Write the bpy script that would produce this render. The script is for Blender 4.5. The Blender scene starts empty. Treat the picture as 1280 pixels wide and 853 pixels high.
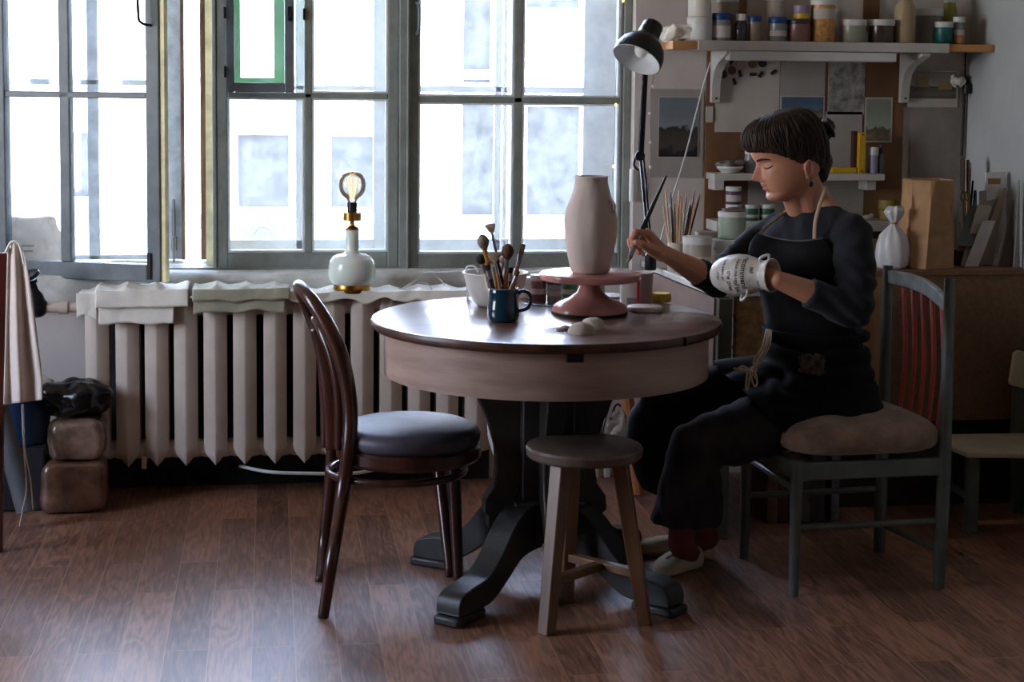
import bpy, bmesh, math, random
from math import sin, cos, pi, radians, sqrt, atan2, exp, tan
from mathutils import Vector, Matrix, noise as mnoise
V = Vector
random.seed(7)
scn = bpy.context.scene
COL = scn.collection

# ------------------------------------------------------------------ camera
H = 1.437; FPX = 2100.0; PSI = radians(8.27); TH = radians(5.0); RHO = 0.010; U0, V0 = 640.0, 284.0
Fw = V((sin(PSI)*cos(TH), cos(PSI)*cos(TH), -sin(TH)))
Rt = V((cos(PSI), -sin(PSI), 0)); Up = Rt.cross(Fw)
R2 = Rt*cos(RHO)+Up*sin(RHO); U2 = Up*cos(RHO)-Rt*sin(RHO)
HF = V((sin(PSI), cos(PSI), 0)); EYE = V((0, 0, H))
def P(px, py, Y=None, Z=None, d=None, X=None):
    """point of the place seen at photo position (px,py) on a world plane"""
    r = Fw + R2*((px-U0)/FPX) + U2*((V0-py)/FPX)
    if Y is not None: k = Y/r.y
    elif Z is not None: k = (Z-H)/r.z
    elif X is not None: k = X/r.x
    else: k = d/r.dot(HF)
    return EYE + r*k
cd = bpy.data.cameras.new('camera'); cam = bpy.data.objects.new('camera', cd); COL.objects.link(cam)
M = Matrix((R2, U2, -Fw)).transposed().to_4x4(); M.translation = EYE
cam.matrix_world = M
cd.sensor_fit = 'HORIZONTAL'; cd.sensor_width = 36; cd.lens = FPX/1280*36
cd.shift_y = (V0-426.5)/1280
cd.clip_start = .05; cd.clip_end = 200
cd.dof.use_dof = False
scn.camera = cam
scn.view_settings.view_transform = 'Standard'; scn.view_settings.look = 'None'
scn.view_settings.exposure = .2; scn.view_settings.gamma = 1; scn.view_settings.use_curve_mapping = False

# ------------------------------------------------------------------ materials
def srgb(r, g, b):
    f = lambda c: (c/255/12.92) if c/255 <= .04045 else ((c/255+.055)/1.055)**2.4
    return (f(r), f(g), f(b), 1)
MATS = {}
def nn(nt, t, **k):
    n = nt.nodes.new(t)
    for a, b in k.items():
        if a in n.inputs: n.inputs[a].default_value = b
        else: setattr(n, a, b)
    return n
def mat(name, col, rough=.6, metal=0., var=.12, vscale=8., bump=.0, bscale=60., spec=.5, stretch=(1,1,1), col2=None, trans=0., ior=1.45, sss=0., sheen=0., emis=None, estr=0., coat=0., det=4):
    if name in MATS: return MATS[name]
    m = bpy.data.materials.new(name); m.use_nodes = True; nt = m.node_tree
    b = nt.nodes['Principled BSDF']; L = nt.links.new
    c = srgb(*col)
    b.inputs['Roughness'].default_value = rough; b.inputs['Metallic'].default_value = metal
    b.inputs['Specular IOR Level'].default_value = spec; b.inputs['IOR'].default_value = ior
    b.inputs['Transmission Weight'].default_value = trans
    b.inputs['Coat Weight'].default_value = coat
    if sss: b.inputs['Subsurface Weight'].default_value = sss; b.inputs['Subsurface Radius'].default_value = (.02,.008,.004); b.inputs['Subsurface Scale'].default_value=.5
    if sheen: b.inputs['Sheen Weight'].default_value = sheen
    if emis: b.inputs['Emission Color'].default_value = srgb(*emis); b.inputs['Emission Strength'].default_value = estr
    tc = nn(nt, 'ShaderNodeTexCoord'); mp = nn(nt, 'ShaderNodeMapping'); mp.inputs['Scale'].default_value = stretch
    L(tc.outputs['Object'], mp.inputs['Vector'])
    n1 = nn(nt, 'ShaderNodeTexNoise', Scale=vscale, Detail=float(det), Roughness=.6); L(mp.outputs[0], n1.inputs['Vector'])
    cr = nn(nt, 'ShaderNodeValToRGB'); L(n1.outputs['Fac'], cr.inputs[0])
    if col2: ca, cb = srgb(*col2), c
    else: ca = tuple(x*(1-var*1.6) for x in c[:3])+(1,); cb = tuple(min(1, x*(1+var)) for x in c[:3])+(1,)
    cr.color_ramp.elements[0].color = ca; cr.color_ramp.elements[0].position = .35
    cr.color_ramp.elements[1].color = cb; cr.color_ramp.elements[1].position = .65
    L(cr.outputs[0], b.inputs['Base Color'])
    if bump:
        n2 = nn(nt, 'ShaderNodeTexNoise', Scale=bscale, Detail=3.); L(mp.outputs[0], n2.inputs['Vector'])
        bp = nn(nt, 'ShaderNodeBump', Strength=bump, Distance=.004); L(n2.outputs['Fac'], bp.inputs['Height']); L(bp.outputs[0], b.inputs['Normal'])
    MATS[name] = m; return m
def glass(name, dirt=.05, tint=(1,1,1,1), dcol=(.8,.82,.85,1)):
    if name in MATS: return MATS[name]
    m = bpy.data.materials.new(name); m.use_nodes = True; nt = m.node_tree; L = nt.links.new
    nt.nodes.remove(nt.nodes['Principled BSDF']); o = nt.nodes['Material Output']
    tr = nn(nt, 'ShaderNodeBsdfTransparent', Color=tint); gl = nn(nt, 'ShaderNodeBsdfGlossy', Roughness=.03)
    fr = nn(nt, 'ShaderNodeFresnel', IOR=1.45); mx = nn(nt, 'ShaderNodeMixShader'); df = nn(nt, 'ShaderNodeBsdfTranslucent', Color=dcol)
    L(fr.outputs[0], mx.inputs[0]); L(tr.outputs[0], mx.inputs[1]); L(gl.outputs[0], mx.inputs[2])
    m2 = nn(nt, 'ShaderNodeMixShader'); tc = nn(nt, 'ShaderNodeTexCoord'); n1 = nn(nt, 'ShaderNodeTexNoise', Scale=9., Detail=8., Roughness=.75)
    L(tc.outputs['Object'], n1.inputs['Vector'])
    mr = nn(nt, 'ShaderNodeMapRange'); mr.inputs[1].default_value = .35; mr.inputs[2].default_value = .75; mr.inputs[3].default_value = dirt*.4; mr.inputs[4].default_value = dirt*2
    L(n1.outputs['Fac'], mr.inputs[0]); L(mr.outputs[0], m2.inputs[0]); L(mx.outputs[0], m2.inputs[1]); L(df.outputs[0], m2.inputs[2])
    L(m2.outputs[0], o.inputs['Surface']); MATS[name] = m; return m

# ------------------------------------------------------------------ mesh builder (world coordinates)
def catmull(pts, n=8, closed=False):
    pts = [V(p) for p in pts]; out = []; N = len(pts)
    if N < 3: return pts
    rng = range(N) if closed else range(N-1)
    for i in rng:
        if closed: a, b, c, d = pts[(i-1)%N], pts[i], pts[(i+1)%N], pts[(i+2)%N]
        else: a, b, c, d = pts[max(i-1, 0)], pts[i], pts[i+1], pts[min(i+2, N-1)]
        for k in range(n):
            t = k/n
            out.append(.5*((2*b)+(c-a)*t+(2*a-5*b+4*c-d)*t*t+(3*b-a-3*c+d)*t*t*t))
    if not closed: out.append(pts[-1])
    return out
def interp(xs, ys, x):
    """smooth monotone-ish interpolation"""
    if x <= xs[0]: return ys[0]
    for i in range(len(xs)-1):
        if x <= xs[i+1]:
            t = (x-xs[i])/(xs[i+1]-xs[i]); a = ys[max(i-1, 0)]; b = ys[i]; c = ys[i+1]; d = ys[min(i+2, len(ys)-1)]
            return .5*((2*b)+(c-a)*t+(2*a-5*b+4*c-d)*t*t+(3*b-a-3*c+d)*t*t*t)
    return ys[-1]
class MB:
    def __init__(s): s.v = []; s.f = []
    def add(s, vs, fs):
        o = len(s.v); s.v += [V(v) for v in vs]; s.f += [tuple(o+i for i in f) for f in fs]; return s
    def box(s, c, size, ax=None):
        """ax: three axes (columns) or rotation about z"""
        x, y, z = (V((1,0,0)), V((0,1,0)), V((0,0,1)))
        if isinstance(ax, (int, float)): x = V((cos(ax), sin(ax), 0)); y = V((-sin(ax), cos(ax), 0))
        elif ax: x, y, z = [V(a).normalized() for a in ax]
        c = V(c); hx, hy, hz = [q/2 for q in size]; vs = []
        for k in (-1, 1):
            for j in (-1, 1):
                for i in (-1, 1): vs.append(c+x*hx*i+y*hy*j+z*hz*k)
        return s.add(vs, [(0,2,3,1),(4,5,7,6),(0,1,5,4),(2,6,7,3),(0,4,6,2),(1,3,7,5)])
    def ab(s, a, b):
        """axis aligned box from corner a to corner b"""
        a, b = V(a), V(b); lo = V([min(p, q) for p, q in zip(a, b)]); hi = V([max(p, q) for p, q in zip(a, b)])
        return s.box((lo+hi)/2, hi-lo)
    def bar(s, a, b, w, h, up=(0,0,1)):
        a, b = V(a), V(b); z = (b-a).normalized(); x = V(up).cross(z)
        if x.length < 1e-4: x = V((1,0,0))
        x.normalize(); y = z.cross(x)
        return s.box((a+b)/2, (w, h, (b-a).length), (x, y, z))
    def rings(s, rings, cap0=True, cap1=True, closed=True):
        n = len(rings[0]); o = len(s.v)
        for r in rings: s.v += [V(p) for p in r]
        m = n if closed else n-1
        for i in range(len(rings)-1):
            for j in range(m): s.f.append((o+i*n+j, o+i*n+(j+1)%n, o+(i+1)*n+(j+1)%n, o+(i+1)*n+j))
        if closed and cap0: s.f.append(tuple(o+j for j in range(n))[::-1])
        if closed and cap1: s.f.append(tuple(o+(len(rings)-1)*n+j for j in range(n)))
        return s
    def lathe(s, prof, base, axis=(0,0,1), seg=40, caps=True, xref=None):
        z = V(axis).normalized(); x = V(xref) if xref else (V((1,0,0)) if abs(z.x) < .9 else V((0,1,0))); x = (x-z*x.dot(z)).normalized(); y = z.cross(x); base = V(base)
        rs = [[base+z*h+(x*cos(2*pi*k/seg)+y*sin(2*pi*k/seg))*max(r, 1e-5) for k in range(seg)] for r, h in prof]
        return s.rings(rs, caps, caps)
    def tube(s, pts, r, seg=10, n=6, smooth=True, closed=False, flat=1., up=None, caps=True):
        """swept tube; r scalar or list per control point; flat scales the second axis"""
        N = len(pts); q = catmull(pts, n, closed) if smooth and N > 2 else [V(p) for p in pts]
        if isinstance(r, (list, tuple)):
            rr = []
            for i in range(len(q)):
                t = i/(len(q)-1)*(len(r)-1); a = int(t); b = min(a+1, len(r)-1); rr.append(r[a]*(1-(t-a))+r[b]*(t-a))
        else: rr = [r]*len(q)
        tang = []
        for i in range(len(q)):
            if closed: t = q[(i+1)%len(q)]-q[i-1]
            else: t = q[min(i+1, len(q)-1)]-q[max(i-1, 0)]
            tang.append(t.normalized())
        ref = V(up) if up else (V((0,0,1)) if abs(tang[0].z) < .9 else V((1,0,0)))
        x = ref.cross(tang[0]).normalized(); rs = []
        for i, p in enumerate(q):
            t = tang[i]
            if up: x = V(up).cross(t)
            else: x = x-t*x.dot(t)
            if x.length < 1e-6: x = V((1,0,0))
            x.normalize(); y = t.cross(x)
            rs.append([p+(x*cos(2*pi*k/seg)+y*flat*sin(2*pi*k/seg))*rr[i] for k in range(seg)])
        if closed:
            rs.append(rs[0]); return s.rings(rs, False, False)
        return s.rings(rs, caps, caps)
    def prism(s, outline, org, ax, ay, depth):
        """2d outline in plane (ax,ay) at org, extruded along ax x ay by depth, centred"""
        ax, ay = V(ax).normalized(), V(ay).normalized(); n = ax.cross(ay); org = V(org)
        r = [[org+ax*a+ay*b+n*(k*depth/2) for a, b in outline] for k in (-1, 1)]
        return s.rings(r)
    def ell(s, c, r, ax=None, seg=20, rg=12):
        x, y, z = (V((1,0,0)), V((0,1,0)), V((0,0,1))) if not ax else [V(a) for a in ax]
        if not isinstance(r, (tuple, list)): r = (r, r, r)
        c = V(c); rs = []
        for i in range(rg+1):
            ph = pi*(i+.0)/rg; sp = max(sin(ph), .004)
            rs.append([c+x*r[0]*sp*cos(2*pi*k/seg)+y*r[1]*sp*sin(2*pi*k/seg)-z*r[2]*cos(ph) for k in range(seg)])
        return s.rings(rs)
    def cap(s, a, b, ra, rb, seg=14):
        """tapered capsule"""
        a, b = V(a), V(b); z = (b-a); L_ = z.length; z = z.normalized() if L_ > 1e-6 else V((0,0,1)); prof = []
        for i in range(7): t = pi/2*(1-i/6); prof.append((ra*cos(t), -ra*sin(t)))
        for i in range(7): t = pi/2*(i/6); prof.append((rb*cos(t), L_+rb*sin(t)))
        return s.lathe(prof, a, z, seg)
    def grid(s, fn, nu, nv):
        o = len(s.v)
        for i in range(nu+1):
            for j in range(nv+1): s.v.append(V(fn(i/nu, j/nv)))
        for i in range(nu):
            for j in range(nv):
                a = o+i*(nv+1)+j; s.f.append((a, a+nv+1, a+nv+2, a+1))
        return s
def mesh_of(mb, name, org, smooth=True, angle=35):
    me = bpy.data.meshes.new(name); o = V(org)
    me.from_pydata([v-o for v in mb.v], [], mb.f); me.validate(); me.update()
    bm = bmesh.new(); bm.from_mesh(me); bmesh.ops.recalc_face_normals(bm, faces=bm.faces); bm.to_mesh(me); bm.free()
    if smooth:
        me.polygons.foreach_set('use_smooth', [True]*len(me.polygons))
        if angle < 180: me.set_sharp_from_angle(angle=radians(angle))
    return me
ORG = {}
def part(name, mb, m, parent, label=None, bevel=0, solid=0, sub=0, smooth=True, angle=35, remesh=0, rsm=3, solidoff=0.):
    org = ORG[parent.name] if parent else V((0,0,0))
    ob = bpy.data.objects.new(name, mesh_of(mb, name, org, smooth, angle)); COL.objects.link(ob)
    if parent: ob.parent = parent
    ORG[ob.name] = org
    finish(ob, m, bevel, solid, sub, remesh, rsm, solidoff)
    if label: ob['label'] = label
    return ob
def finish(ob, m, bevel, solid, sub, remesh, rsm, solidoff=0.):
    if isinstance(m, (list, tuple)):
        for x in m: ob.data.materials.append(x)
    else: ob.data.materials.append(m)
    if remesh:
        r = ob.modifiers.new('r', 'REMESH'); r.mode = 'VOXEL'; r.voxel_size = remesh; r.use_smooth_shade = True
        if rsm: s_ = ob.modifiers.new('s', 'SMOOTH'); s_.iterations = rsm; s_.factor = .5
    if solid:
        so = ob.modifiers.new('so', 'SOLIDIFY'); so.thickness = solid; so.offset = solidoff
    if sub: su = ob.modifiers.new('su', 'SUBSURF'); su.levels = sub; su.render_levels = sub
    if bevel:
        b = ob.modifiers.new('b', 'BEVEL'); b.width = bevel; b.segments = 2; b.limit_method = 'ANGLE'; b.angle_limit = radians(40); b.harden_normals = False
def bake(ob):
    """turn the modifiers into plain mesh data"""
    dg = bpy.context.evaluated_depsgraph_get(); me = bpy.data.meshes.new_from_object(ob.evaluated_get(dg)); old = ob.data
    mats = [x for x in old.materials]; ob.modifiers.clear(); ob.data = me
    me.materials.clear()
    for x in mats: me.materials.append(x)
    me.polygons.foreach_set('use_smooth', [True]*len(me.polygons)); return ob
def thing(name, label, cat, base, group=None):
    o = bpy.data.objects.new(name, None); COL.objects.link(o); o.location = V(base); o.empty_display_size = .1
    o['label'] = label; o['category'] = cat
    if group: o['group'] = group
    ORG[o.name] = V(base); return o
def solo(name, mb, m, label, cat, group=None, kind=None, **k):
    xs = [v.x for v in mb.v]; ys = [v.y for v in mb.v]; zs = [v.z for v in mb.v]
    base = V(((min(xs)+max(xs))/2, (min(ys)+max(ys))/2, min(zs)))
    opts = dict(smooth=True, angle=35); opts.update({a: k[a] for a in ('smooth', 'angle') if a in k})
    ob = bpy.data.objects.new(name, mesh_of(mb, name, base, **opts)); COL.objects.link(ob); ob.location = base; ORG[ob.name] = base
    finish(ob, m, k.get('bevel', 0), k.get('solid', 0), k.get('sub', 0), k.get('remesh', 0), k.get('rsm', 3), k.get('solidoff', 0.))
    ob['label'] = label; ob['category'] = cat
    if group: ob['group'] = group
    if kind: ob['kind'] = kind
    return ob
def struct(name, mb, m, **k):
    ob = bpy.data.objects.new(name, mesh_of(mb, name, (0,0,0), **{a: k[a] for a in ('smooth', 'angle') if a in k})); COL.objects.link(ob)
    ORG[ob.name] = V((0,0,0)); finish(ob, m, k.get('bevel', 0), k.get('solid', 0), 0, 0, 0); ob['kind'] = 'structure'; return ob
def fbm(p, sc=1.): return mnoise.noise(V(p)*sc)+.5*mnoise.noise(V(p)*sc*2.1)
X3, Y3, Z3 = V((1,0,0)), V((0,1,0)), V((0,0,1))
# ------------------------------------------------------------------ palette
m_wall = mat('plaster_wall', (196,188,182), .85, var=.06, vscale=2.5, bump=.5, bscale=18)
m_wall2 = mat('plaster_side', (170,174,174), .85, var=.08, vscale=2, bump=.6, bscale=14)
m_ceil = mat('ceiling_paint', (200,176,146), .9)
m_room = mat('dim_room_wall', (188,150,112), .9)
m_frame = mat('grey_blue_paint', (134,140,134), .45, var=.10, vscale=14, bump=.2, bscale=40)
m_frame_dk = mat('darker_grey_paint', (104,112,116), .45, var=.12, vscale=14, bump=.2, bscale=40)
m_cream = mat('cream_paint', (240,240,232), .5, var=.08, vscale=10, bump=.3, bscale=50)
m_yellowed = mat('yellowed_paint', (230,220,172), .55, var=.15, vscale=12, bump=.3)
m_brownedge = mat('weathered_wood', (120,92,70), .8, var=.4, vscale=30, bump=.6, stretch=(1,1,.15))
m_green = mat('green_paint', (62,150,74), .5)
m_sill = mat('sill_plaster', (204,203,196), .8, var=.12, vscale=12, bump=.8, bscale=30)
m_rad = mat('radiator_enamel', (194,180,167), .38, var=.05, vscale=10, bump=.12, bscale=60)
m_black = mat('black_plastic', (16,16,18), .35)
m_blackm = mat('black_metal', (20,21,23), .4, metal=.3)
m_iron = mat('dark_iron', (38,38,40), .4, metal=.6)
m_steel = mat('steel', (150,150,152), .3, metal=.9)
m_brass = mat('brass', (176,130,62), .28, metal=1., var=.2, vscale=20)
m_milk = mat('milk_glass', (226,236,228), .12, var=.02, coat=.4, sss=.6)
m_glasspane = glass('window_glass', .028)
m_bulb = glass('bulb_glass', .035, (.995,.965,.91,1), (.9,.75,.5,1))
m_clear = glass('clear_plastic', .25)
m_white = mat('white_plastic', (205,205,202), .4, var=.04)
m_darkwood = mat('dark_bent_wood', (62,30,20), .28, var=.35, vscale=20, stretch=(1,1,.12), coat=.3)
m_redwood = mat('red_brown_wood', (74,28,20), .35, var=.25, vscale=16, stretch=(1,1,.15), coat=.3)
m_leather = mat('worn_blue_leather', (72,68,78), .5, var=.3, vscale=5, bump=.15, bscale=60)
m_apronw = mat('limed_wood_apron', (158,132,118), .5, var=.18, vscale=6, stretch=(.4,.4,3), bump=.1)
m_pedestal = mat('dark_painted_wood', (46,44,42), .45, var=.25, vscale=10, bump=.15)
m_stool = mat('brown_grey_wood', (112,80,56), .42, var=.25, vscale=10, stretch=(1,1,.2))
m_stooltop = mat('stool_top_wood', (88,74,62), .40, var=.2, vscale=6, stretch=(4,.4,1))
m_gchair = mat('green_grey_paint', (84,92,86), .42, var=.15, vscale=12)
m_rail = mat('pale_rail_paint', (150,158,154), .5, var=.2, vscale=20)
m_red = mat('red_paint', (188,76,66), .45, var=.15)
m_cushion = mat('worn_beige_velvet', (136,112,94), .9, var=.22, vscale=14, bump=.4, bscale=120, sheen=.3)
m_clothw = mat('white_linen', (234,230,218), .9, var=.06, bump=.3, bscale=200)
m_clotho = mat('olive_linen', (172,170,148), .9, var=.1, bump=.3, bscale=200)
m_clothp = mat('oat_linen', (205,190,178), .9, var=.06, bump=.3, bscale=220)
m_kraft = mat('kraft_paper', (176,136,98), .8, var=.12, vscale=9, bump=.35, bscale=14)
m_hard = mat('hardboard', (118,84,58), .75, var=.15, vscale=4, bump=.15, bscale=120)
m_burlap = mat('burlap', (176,136,92), .95, var=.2, vscale=30, bump=.5, bscale=220)
m_cork = mat('brown_board', (118,82,54), .75, var=.22, vscale=5, stretch=(1,1,.3), bump=.2)
m_paper = mat('off_white_paper', (188,180,170), .85, var=.04)
m_paper2 = mat('grey_paper', (160,154,148), .85, var=.05)
m_shelf = mat('white_shelf_paint', (190,186,180), .5, var=.06)
m_rawwood = mat('raw_pine', (178,128,78), .7, var=.2, vscale=16, stretch=(.2,1,1))
m_pinkdesk = mat('pinkish_brown_panel', (128,104,94), .6, var=.1)
m_olivepaint = mat('olive_paint', (92,94,78), .5)
m_clay = mat('grey_clay', (178,168,156), .85, var=.05, vscale=20, bump=.15)
m_vase = mat('bisque_clay', (190,174,166), .8, var=.06, vscale=7, bump=.5, bscale=26)
m_wheel = mat('pink_enamel_wheel', (180,124,114), .22, var=.08, vscale=8)
m_teal = mat('teal_glaze', (14,50,66), .12, var=.15, coat=.4)
m_blacksteel = mat('black_bag_film', (10,10,12), .22, bump=.6, bscale=30)
m_navy = mat('navy_cotton', (15,18,26), .9, var=.12, vscale=6, bump=.25, bscale=40, sheen=.04)
m_apron = mat('black_cotton_apron', (15,15,17), .95, var=.3, vscale=7, bump=.3, bscale=50, sheen=.04, spec=.2)
m_trous = mat('dark_trouser_cloth', (30,19,17), .92, var=.15, vscale=5, bump=.2, bscale=60, sheen=.03)
m_sock = mat('rust_sock', (118,58,48), .95, var=.12, bump=.5, bscale=90)
m_slip = mat('cream_slipper', (186,168,140), .85, var=.1, bump=.3)
m_hair = mat('dark_brown_hair', (50,35,26), .5, var=.5, vscale=90, stretch=(1,1,.12), bump=.6, bscale=260, spec=.3)
m_cord = mat('beige_cord', (178,152,124), .9)
m_yellow = mat('yellow_plastic', (196,156,26), .45)
m_sponge = mat('yellow_sponge', (222,196,84), .95, bump=.9, bscale=140)

# ------------------------------------------------------------------ floor
def floor_mat():
    m = bpy.data.materials.new('wood_look_linoleum'); m.use_nodes = True; nt = m.node_tree; L = nt.links.new; b = nt.nodes['Principled BSDF']
    tc = nn(nt, 'ShaderNodeTexCoord'); mp = nn(nt, 'ShaderNodeMapping'); mp.inputs['Rotation'].default_value = (0,0,radians(90)); mp.inputs['Location'].default_value = (0,.045,0)
    L(tc.outputs['Object'], mp.inputs[0])
    br = nn(nt, 'ShaderNodeTexBrick', Scale=1.); br.offset = .37; br.offset_frequency = 2
    br.inputs['Brick Width'].default_value = .78; br.inputs['Row Height'].default_value = .108; br.inputs['Mortar Size'].default_value = .0014; br.inputs['Bias'].default_value = 0.
    br.inputs['Color1'].default_value = (0,0,0,1); br.inputs['Color2'].default_value = (1,1,1,1); br.inputs['Mortar'].default_value = (.5,.5,.5,1)
    L(mp.outputs[0], br.inputs['Vector'])
    # grain: distorted bands along the plank, shifted plank by plank
    ad = nn(nt, 'ShaderNodeVectorMath', operation='ADD'); sc = nn(nt, 'ShaderNodeVectorMath', operation='SCALE'); sc.inputs['Scale'].default_value = 3.7
    L(br.outputs['Color'], sc.inputs[0]); L(mp.outputs[0], ad.inputs[0]); L(sc.outputs[0], ad.inputs[1])
    m2 = nn(nt, 'ShaderNodeMapping'); m2.inputs['Scale'].default_value = (1.6,9,1); L(ad.outputs[0], m2.inputs[0])
    n1 = nn(nt, 'ShaderNodeTexNoise', Scale=1.3, Detail=2., Distortion=.6); L(m2.outputs[0], n1.inputs['Vector'])
    mu = nn(nt, 'ShaderNodeMath', operation='MULTIPLY'); mu.inputs[1].default_value = 44.; L(n1.outputs['Fac'], mu.inputs[0])
    si = nn(nt, 'ShaderNodeMath', operation='SINE'); L(mu.outputs[0], si.inputs[0])
    n3 = nn(nt, 'ShaderNodeTexNoise', Scale=24., Detail=5.); m3 = nn(nt, 'ShaderNodeMapping'); m3.inputs['Scale'].default_value = (.5,6,1); L(ad.outputs[0], m3.inputs[0]); L(m3.outputs[0], n3.inputs['Vector'])
    a1 = nn(nt, 'ShaderNodeMath', operation='MULTIPLY_ADD'); a1.inputs[1].default_value = .11; L(si.outputs[0], a1.inputs[0]); L(n3.outputs['Fac'], a1.inputs[2])
    sx = nn(nt, 'ShaderNodeSeparateColor'); L(br.outputs['Color'], sx.inputs[0])
    a2 = nn(nt, 'ShaderNodeMath', operation='MULTIPLY_ADD'); a2.inputs[1].default_value = .32; L(sx.outputs[0], a2.inputs[0]); L(a1.outputs[0], a2.inputs[2])
    cr = nn(nt, 'ShaderNodeValToRGB'); L(a2.outputs[0], cr.inputs[0]); e = cr.color_ramp.elements
    e[0].position = .3; e[0].color = srgb(84,53,39); e[1].position = .95; e[1].color = srgb(166,117,88)
    mid = e.new(.62); mid.color = srgb(124,84,63)
    mx = nn(nt, 'ShaderNodeMix', data_type='RGBA'); L(br.outputs['Fac'], mx.inputs[0]); L(cr.outputs[0], mx.inputs[6]); mx.inputs[7].default_value = srgb(166,126,100)
    L(mx.outputs[2], b.inputs['Base Color'])
    nr = nn(nt, 'ShaderNodeTexNoise', Scale=2.5, Detail=5.); L(tc.outputs['Object'], nr.inputs['Vector'])
    mr = nn(nt, 'ShaderNodeMapRange'); mr.inputs[3].default_value = .36; mr.inputs[4].default_value = .52; L(nr.outputs['Fac'], mr.inputs[0]); L(mr.outputs[0], b.inputs['Roughness'])
    nb = nn(nt, 'ShaderNodeTexNoise', Scale=6., Detail=3.); L(tc.outputs['Object'], nb.inputs['Vector'])
    b1 = nn(nt, 'ShaderNodeBump', Strength=.25, Distance=.006); L(nb.outputs['Fac'], b1.inputs['Height'])
    b2 = nn(nt, 'ShaderNodeBump', Strength=.25, Distance=.0012); L(a1.outputs[0], b2.inputs['Height']); L(b1.outputs[0], b2.inputs['Normal']); L(b2.outputs[0], b.inputs['Normal'])
    b.inputs['Specular IOR Level'].default_value = 1.; b.inputs['IOR'].default_value = 1.6
    return m
YW = 5.93; XL, XR, YB, ZC = -2.7, 2.56, -3.4, 3.1
OX0, OX1, OZ0, OZ1 = -.99, P(792,200,Y=YW).x, .745, 2.55     # window opening
struct('floor', MB().ab((XL-.2,YB-.2,-.1),(XR+.2,YW+.5,0)), floor_mat(), smooth=False)
struct('ceiling', MB().ab((XL-.2,YB-.2,ZC),(XR+.2,YW+.5,ZC+.15)), m_ceil, smooth=False)
w = MB(); YO = YW+.42
w.ab((XL-.2,YW,0),(OX0,YO,ZC)); w.ab((OX1,YW,0),(XR+.2,YO,ZC)); w.ab((OX0,YW,OZ1),(OX1,YO,ZC)); w.ab((OX0,YW,0),(OX1,YO,OZ0))
struct('wall_back', w, m_wall, smooth=False)
struct('wall_right', MB().ab((XR,YB,0),(XR+.2,YW,ZC)), m_wall2, smooth=False)
LY0, LY1, LZ0, LZ1 = 3.5, 4.8, .85, 2.35     # windows in the left wall, outside the frame
struct('wall_left', MB().ab((XL-.2,YB,0),(XL,LY0,ZC)).ab((XL-.2,LY1,0),(XL,YW,ZC)).ab((XL-.2,LY0,0),(XL,LY1,LZ0)).ab((XL-.2,LY0,LZ1),(XL,LY1,ZC)), m_wall, smooth=False)
lw = MB()
for i in range(5):
    yy = LY0+(LY1-LY0)*i/4; lw.ab((XL-.12,max(LY0+.001,yy-.04),LZ0+.001),(XL-.06,min(LY1-.001,yy+.04),LZ1-.001))
lw.ab((XL-.12,LY0+.001,1.75),(XL-.06,LY1-.001,1.8))
struct('window_7', lw, m_frame, smooth=False)
struct('wall_front', MB().ab((XL-.2,YB-.2,0),(XR+.2,YB,ZC)), m_room, smooth=False)
struct('gap_shade_panel', MB().ab((P(116,500,Y=YW-.01).x,YW-.006,.0),(P(612,500,Y=YW-.01).x,YW-.0005,.655)), mat('radiator_gap_shade', (44,42,41), .9, var=.4, vscale=9, bump=.6), smooth=False)  # added dark panel, its colour stands in for shade behind the radiator
# sill board with rough plaster edge
def silf(u, v):
    x = OX0+.002+(OX1-OX0-.004)*u; a = [(5.895,.640),(5.885,.655),(5.880,.735),(5.888,.752),(5.93,.757),(6.30,.762)][int(v*5+.5)]
    nz = .004*fbm((x*3,a[0]*4,a[1]*3),2.)
    return (x, a[0]+nz, a[1]+nz)
sl = MB().grid(silf, 120, 5); sl.ab((OX0+.002,5.9,.642),(OX1-.002,5.93,.735)); sl.ab((OX0+.002,5.935,.72),(OX1-.002,6.30,.752))
struct('trim_1', sl, m_sill, angle=60)

# ------------------------------------------------------------------ windows (inner row)
YF = 6.03
def px_x(px, Y=YF, py=230): return P(px,py,Y=Y).x
def py_z(py, Y=YF, px=500): return P(px,py,Y=Y).z
def bars(mb, xs, zs, Y0, Y1):
    """xs: vertical members (x0,x1,z0,z1); zs: horizontals (z0,z1,x0,x1)"""
    for a, b, c, d in xs: mb.ab((a,Y0,c),(b,Y1,d))
    for a, b, c, d in zs: mb.ab((c,Y0,a),(d,Y1,b))
    return mb
zb0, zb1 = py_z(335), py_z(314)         # bottom rail
zt0, zt1 = py_z(124), py_z(117)         # transom
ZT = 2.5
x272, x285 = px_x(271), px_x(285); x484, x498 = px_x(484), px_x(497)
x378, x390 = px_x(379), px_x(390)
zv = zt1
# fixed frame: posts, head, bottom
fr = MB()
xpa, xpb = px_x(266), px_x(271); xma, xmb = px_x(498), px_x(511); xra, xrb = px_x(775), OX1
fr.ab((xpa,6.0,zb0-.02),(xpb,6.09,ZT)); fr.ab((xma,5.99,zb0-.02),(xmb,6.08,ZT)); fr.ab((xra,5.985,zb0-.02),(xrb-.001,6.09,ZT))
fr.ab((OX0+.001,6.0,ZT),(OX1-.001,6.09,OZ1-.001)); fr.ab((OX0+.001,6.0,.765),(OX1-.001,6.09,zb0-.001)); fr.ab((OX0+.001,6.0,zb0),(OX0+.045,6.09,ZT))
fr.ab((xmb-.012,5.98,zb0-.02),(xmb-.004,5.99,ZT))
struct('trim_2', fr, m_frame, bevel=.003, smooth=False)
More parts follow.
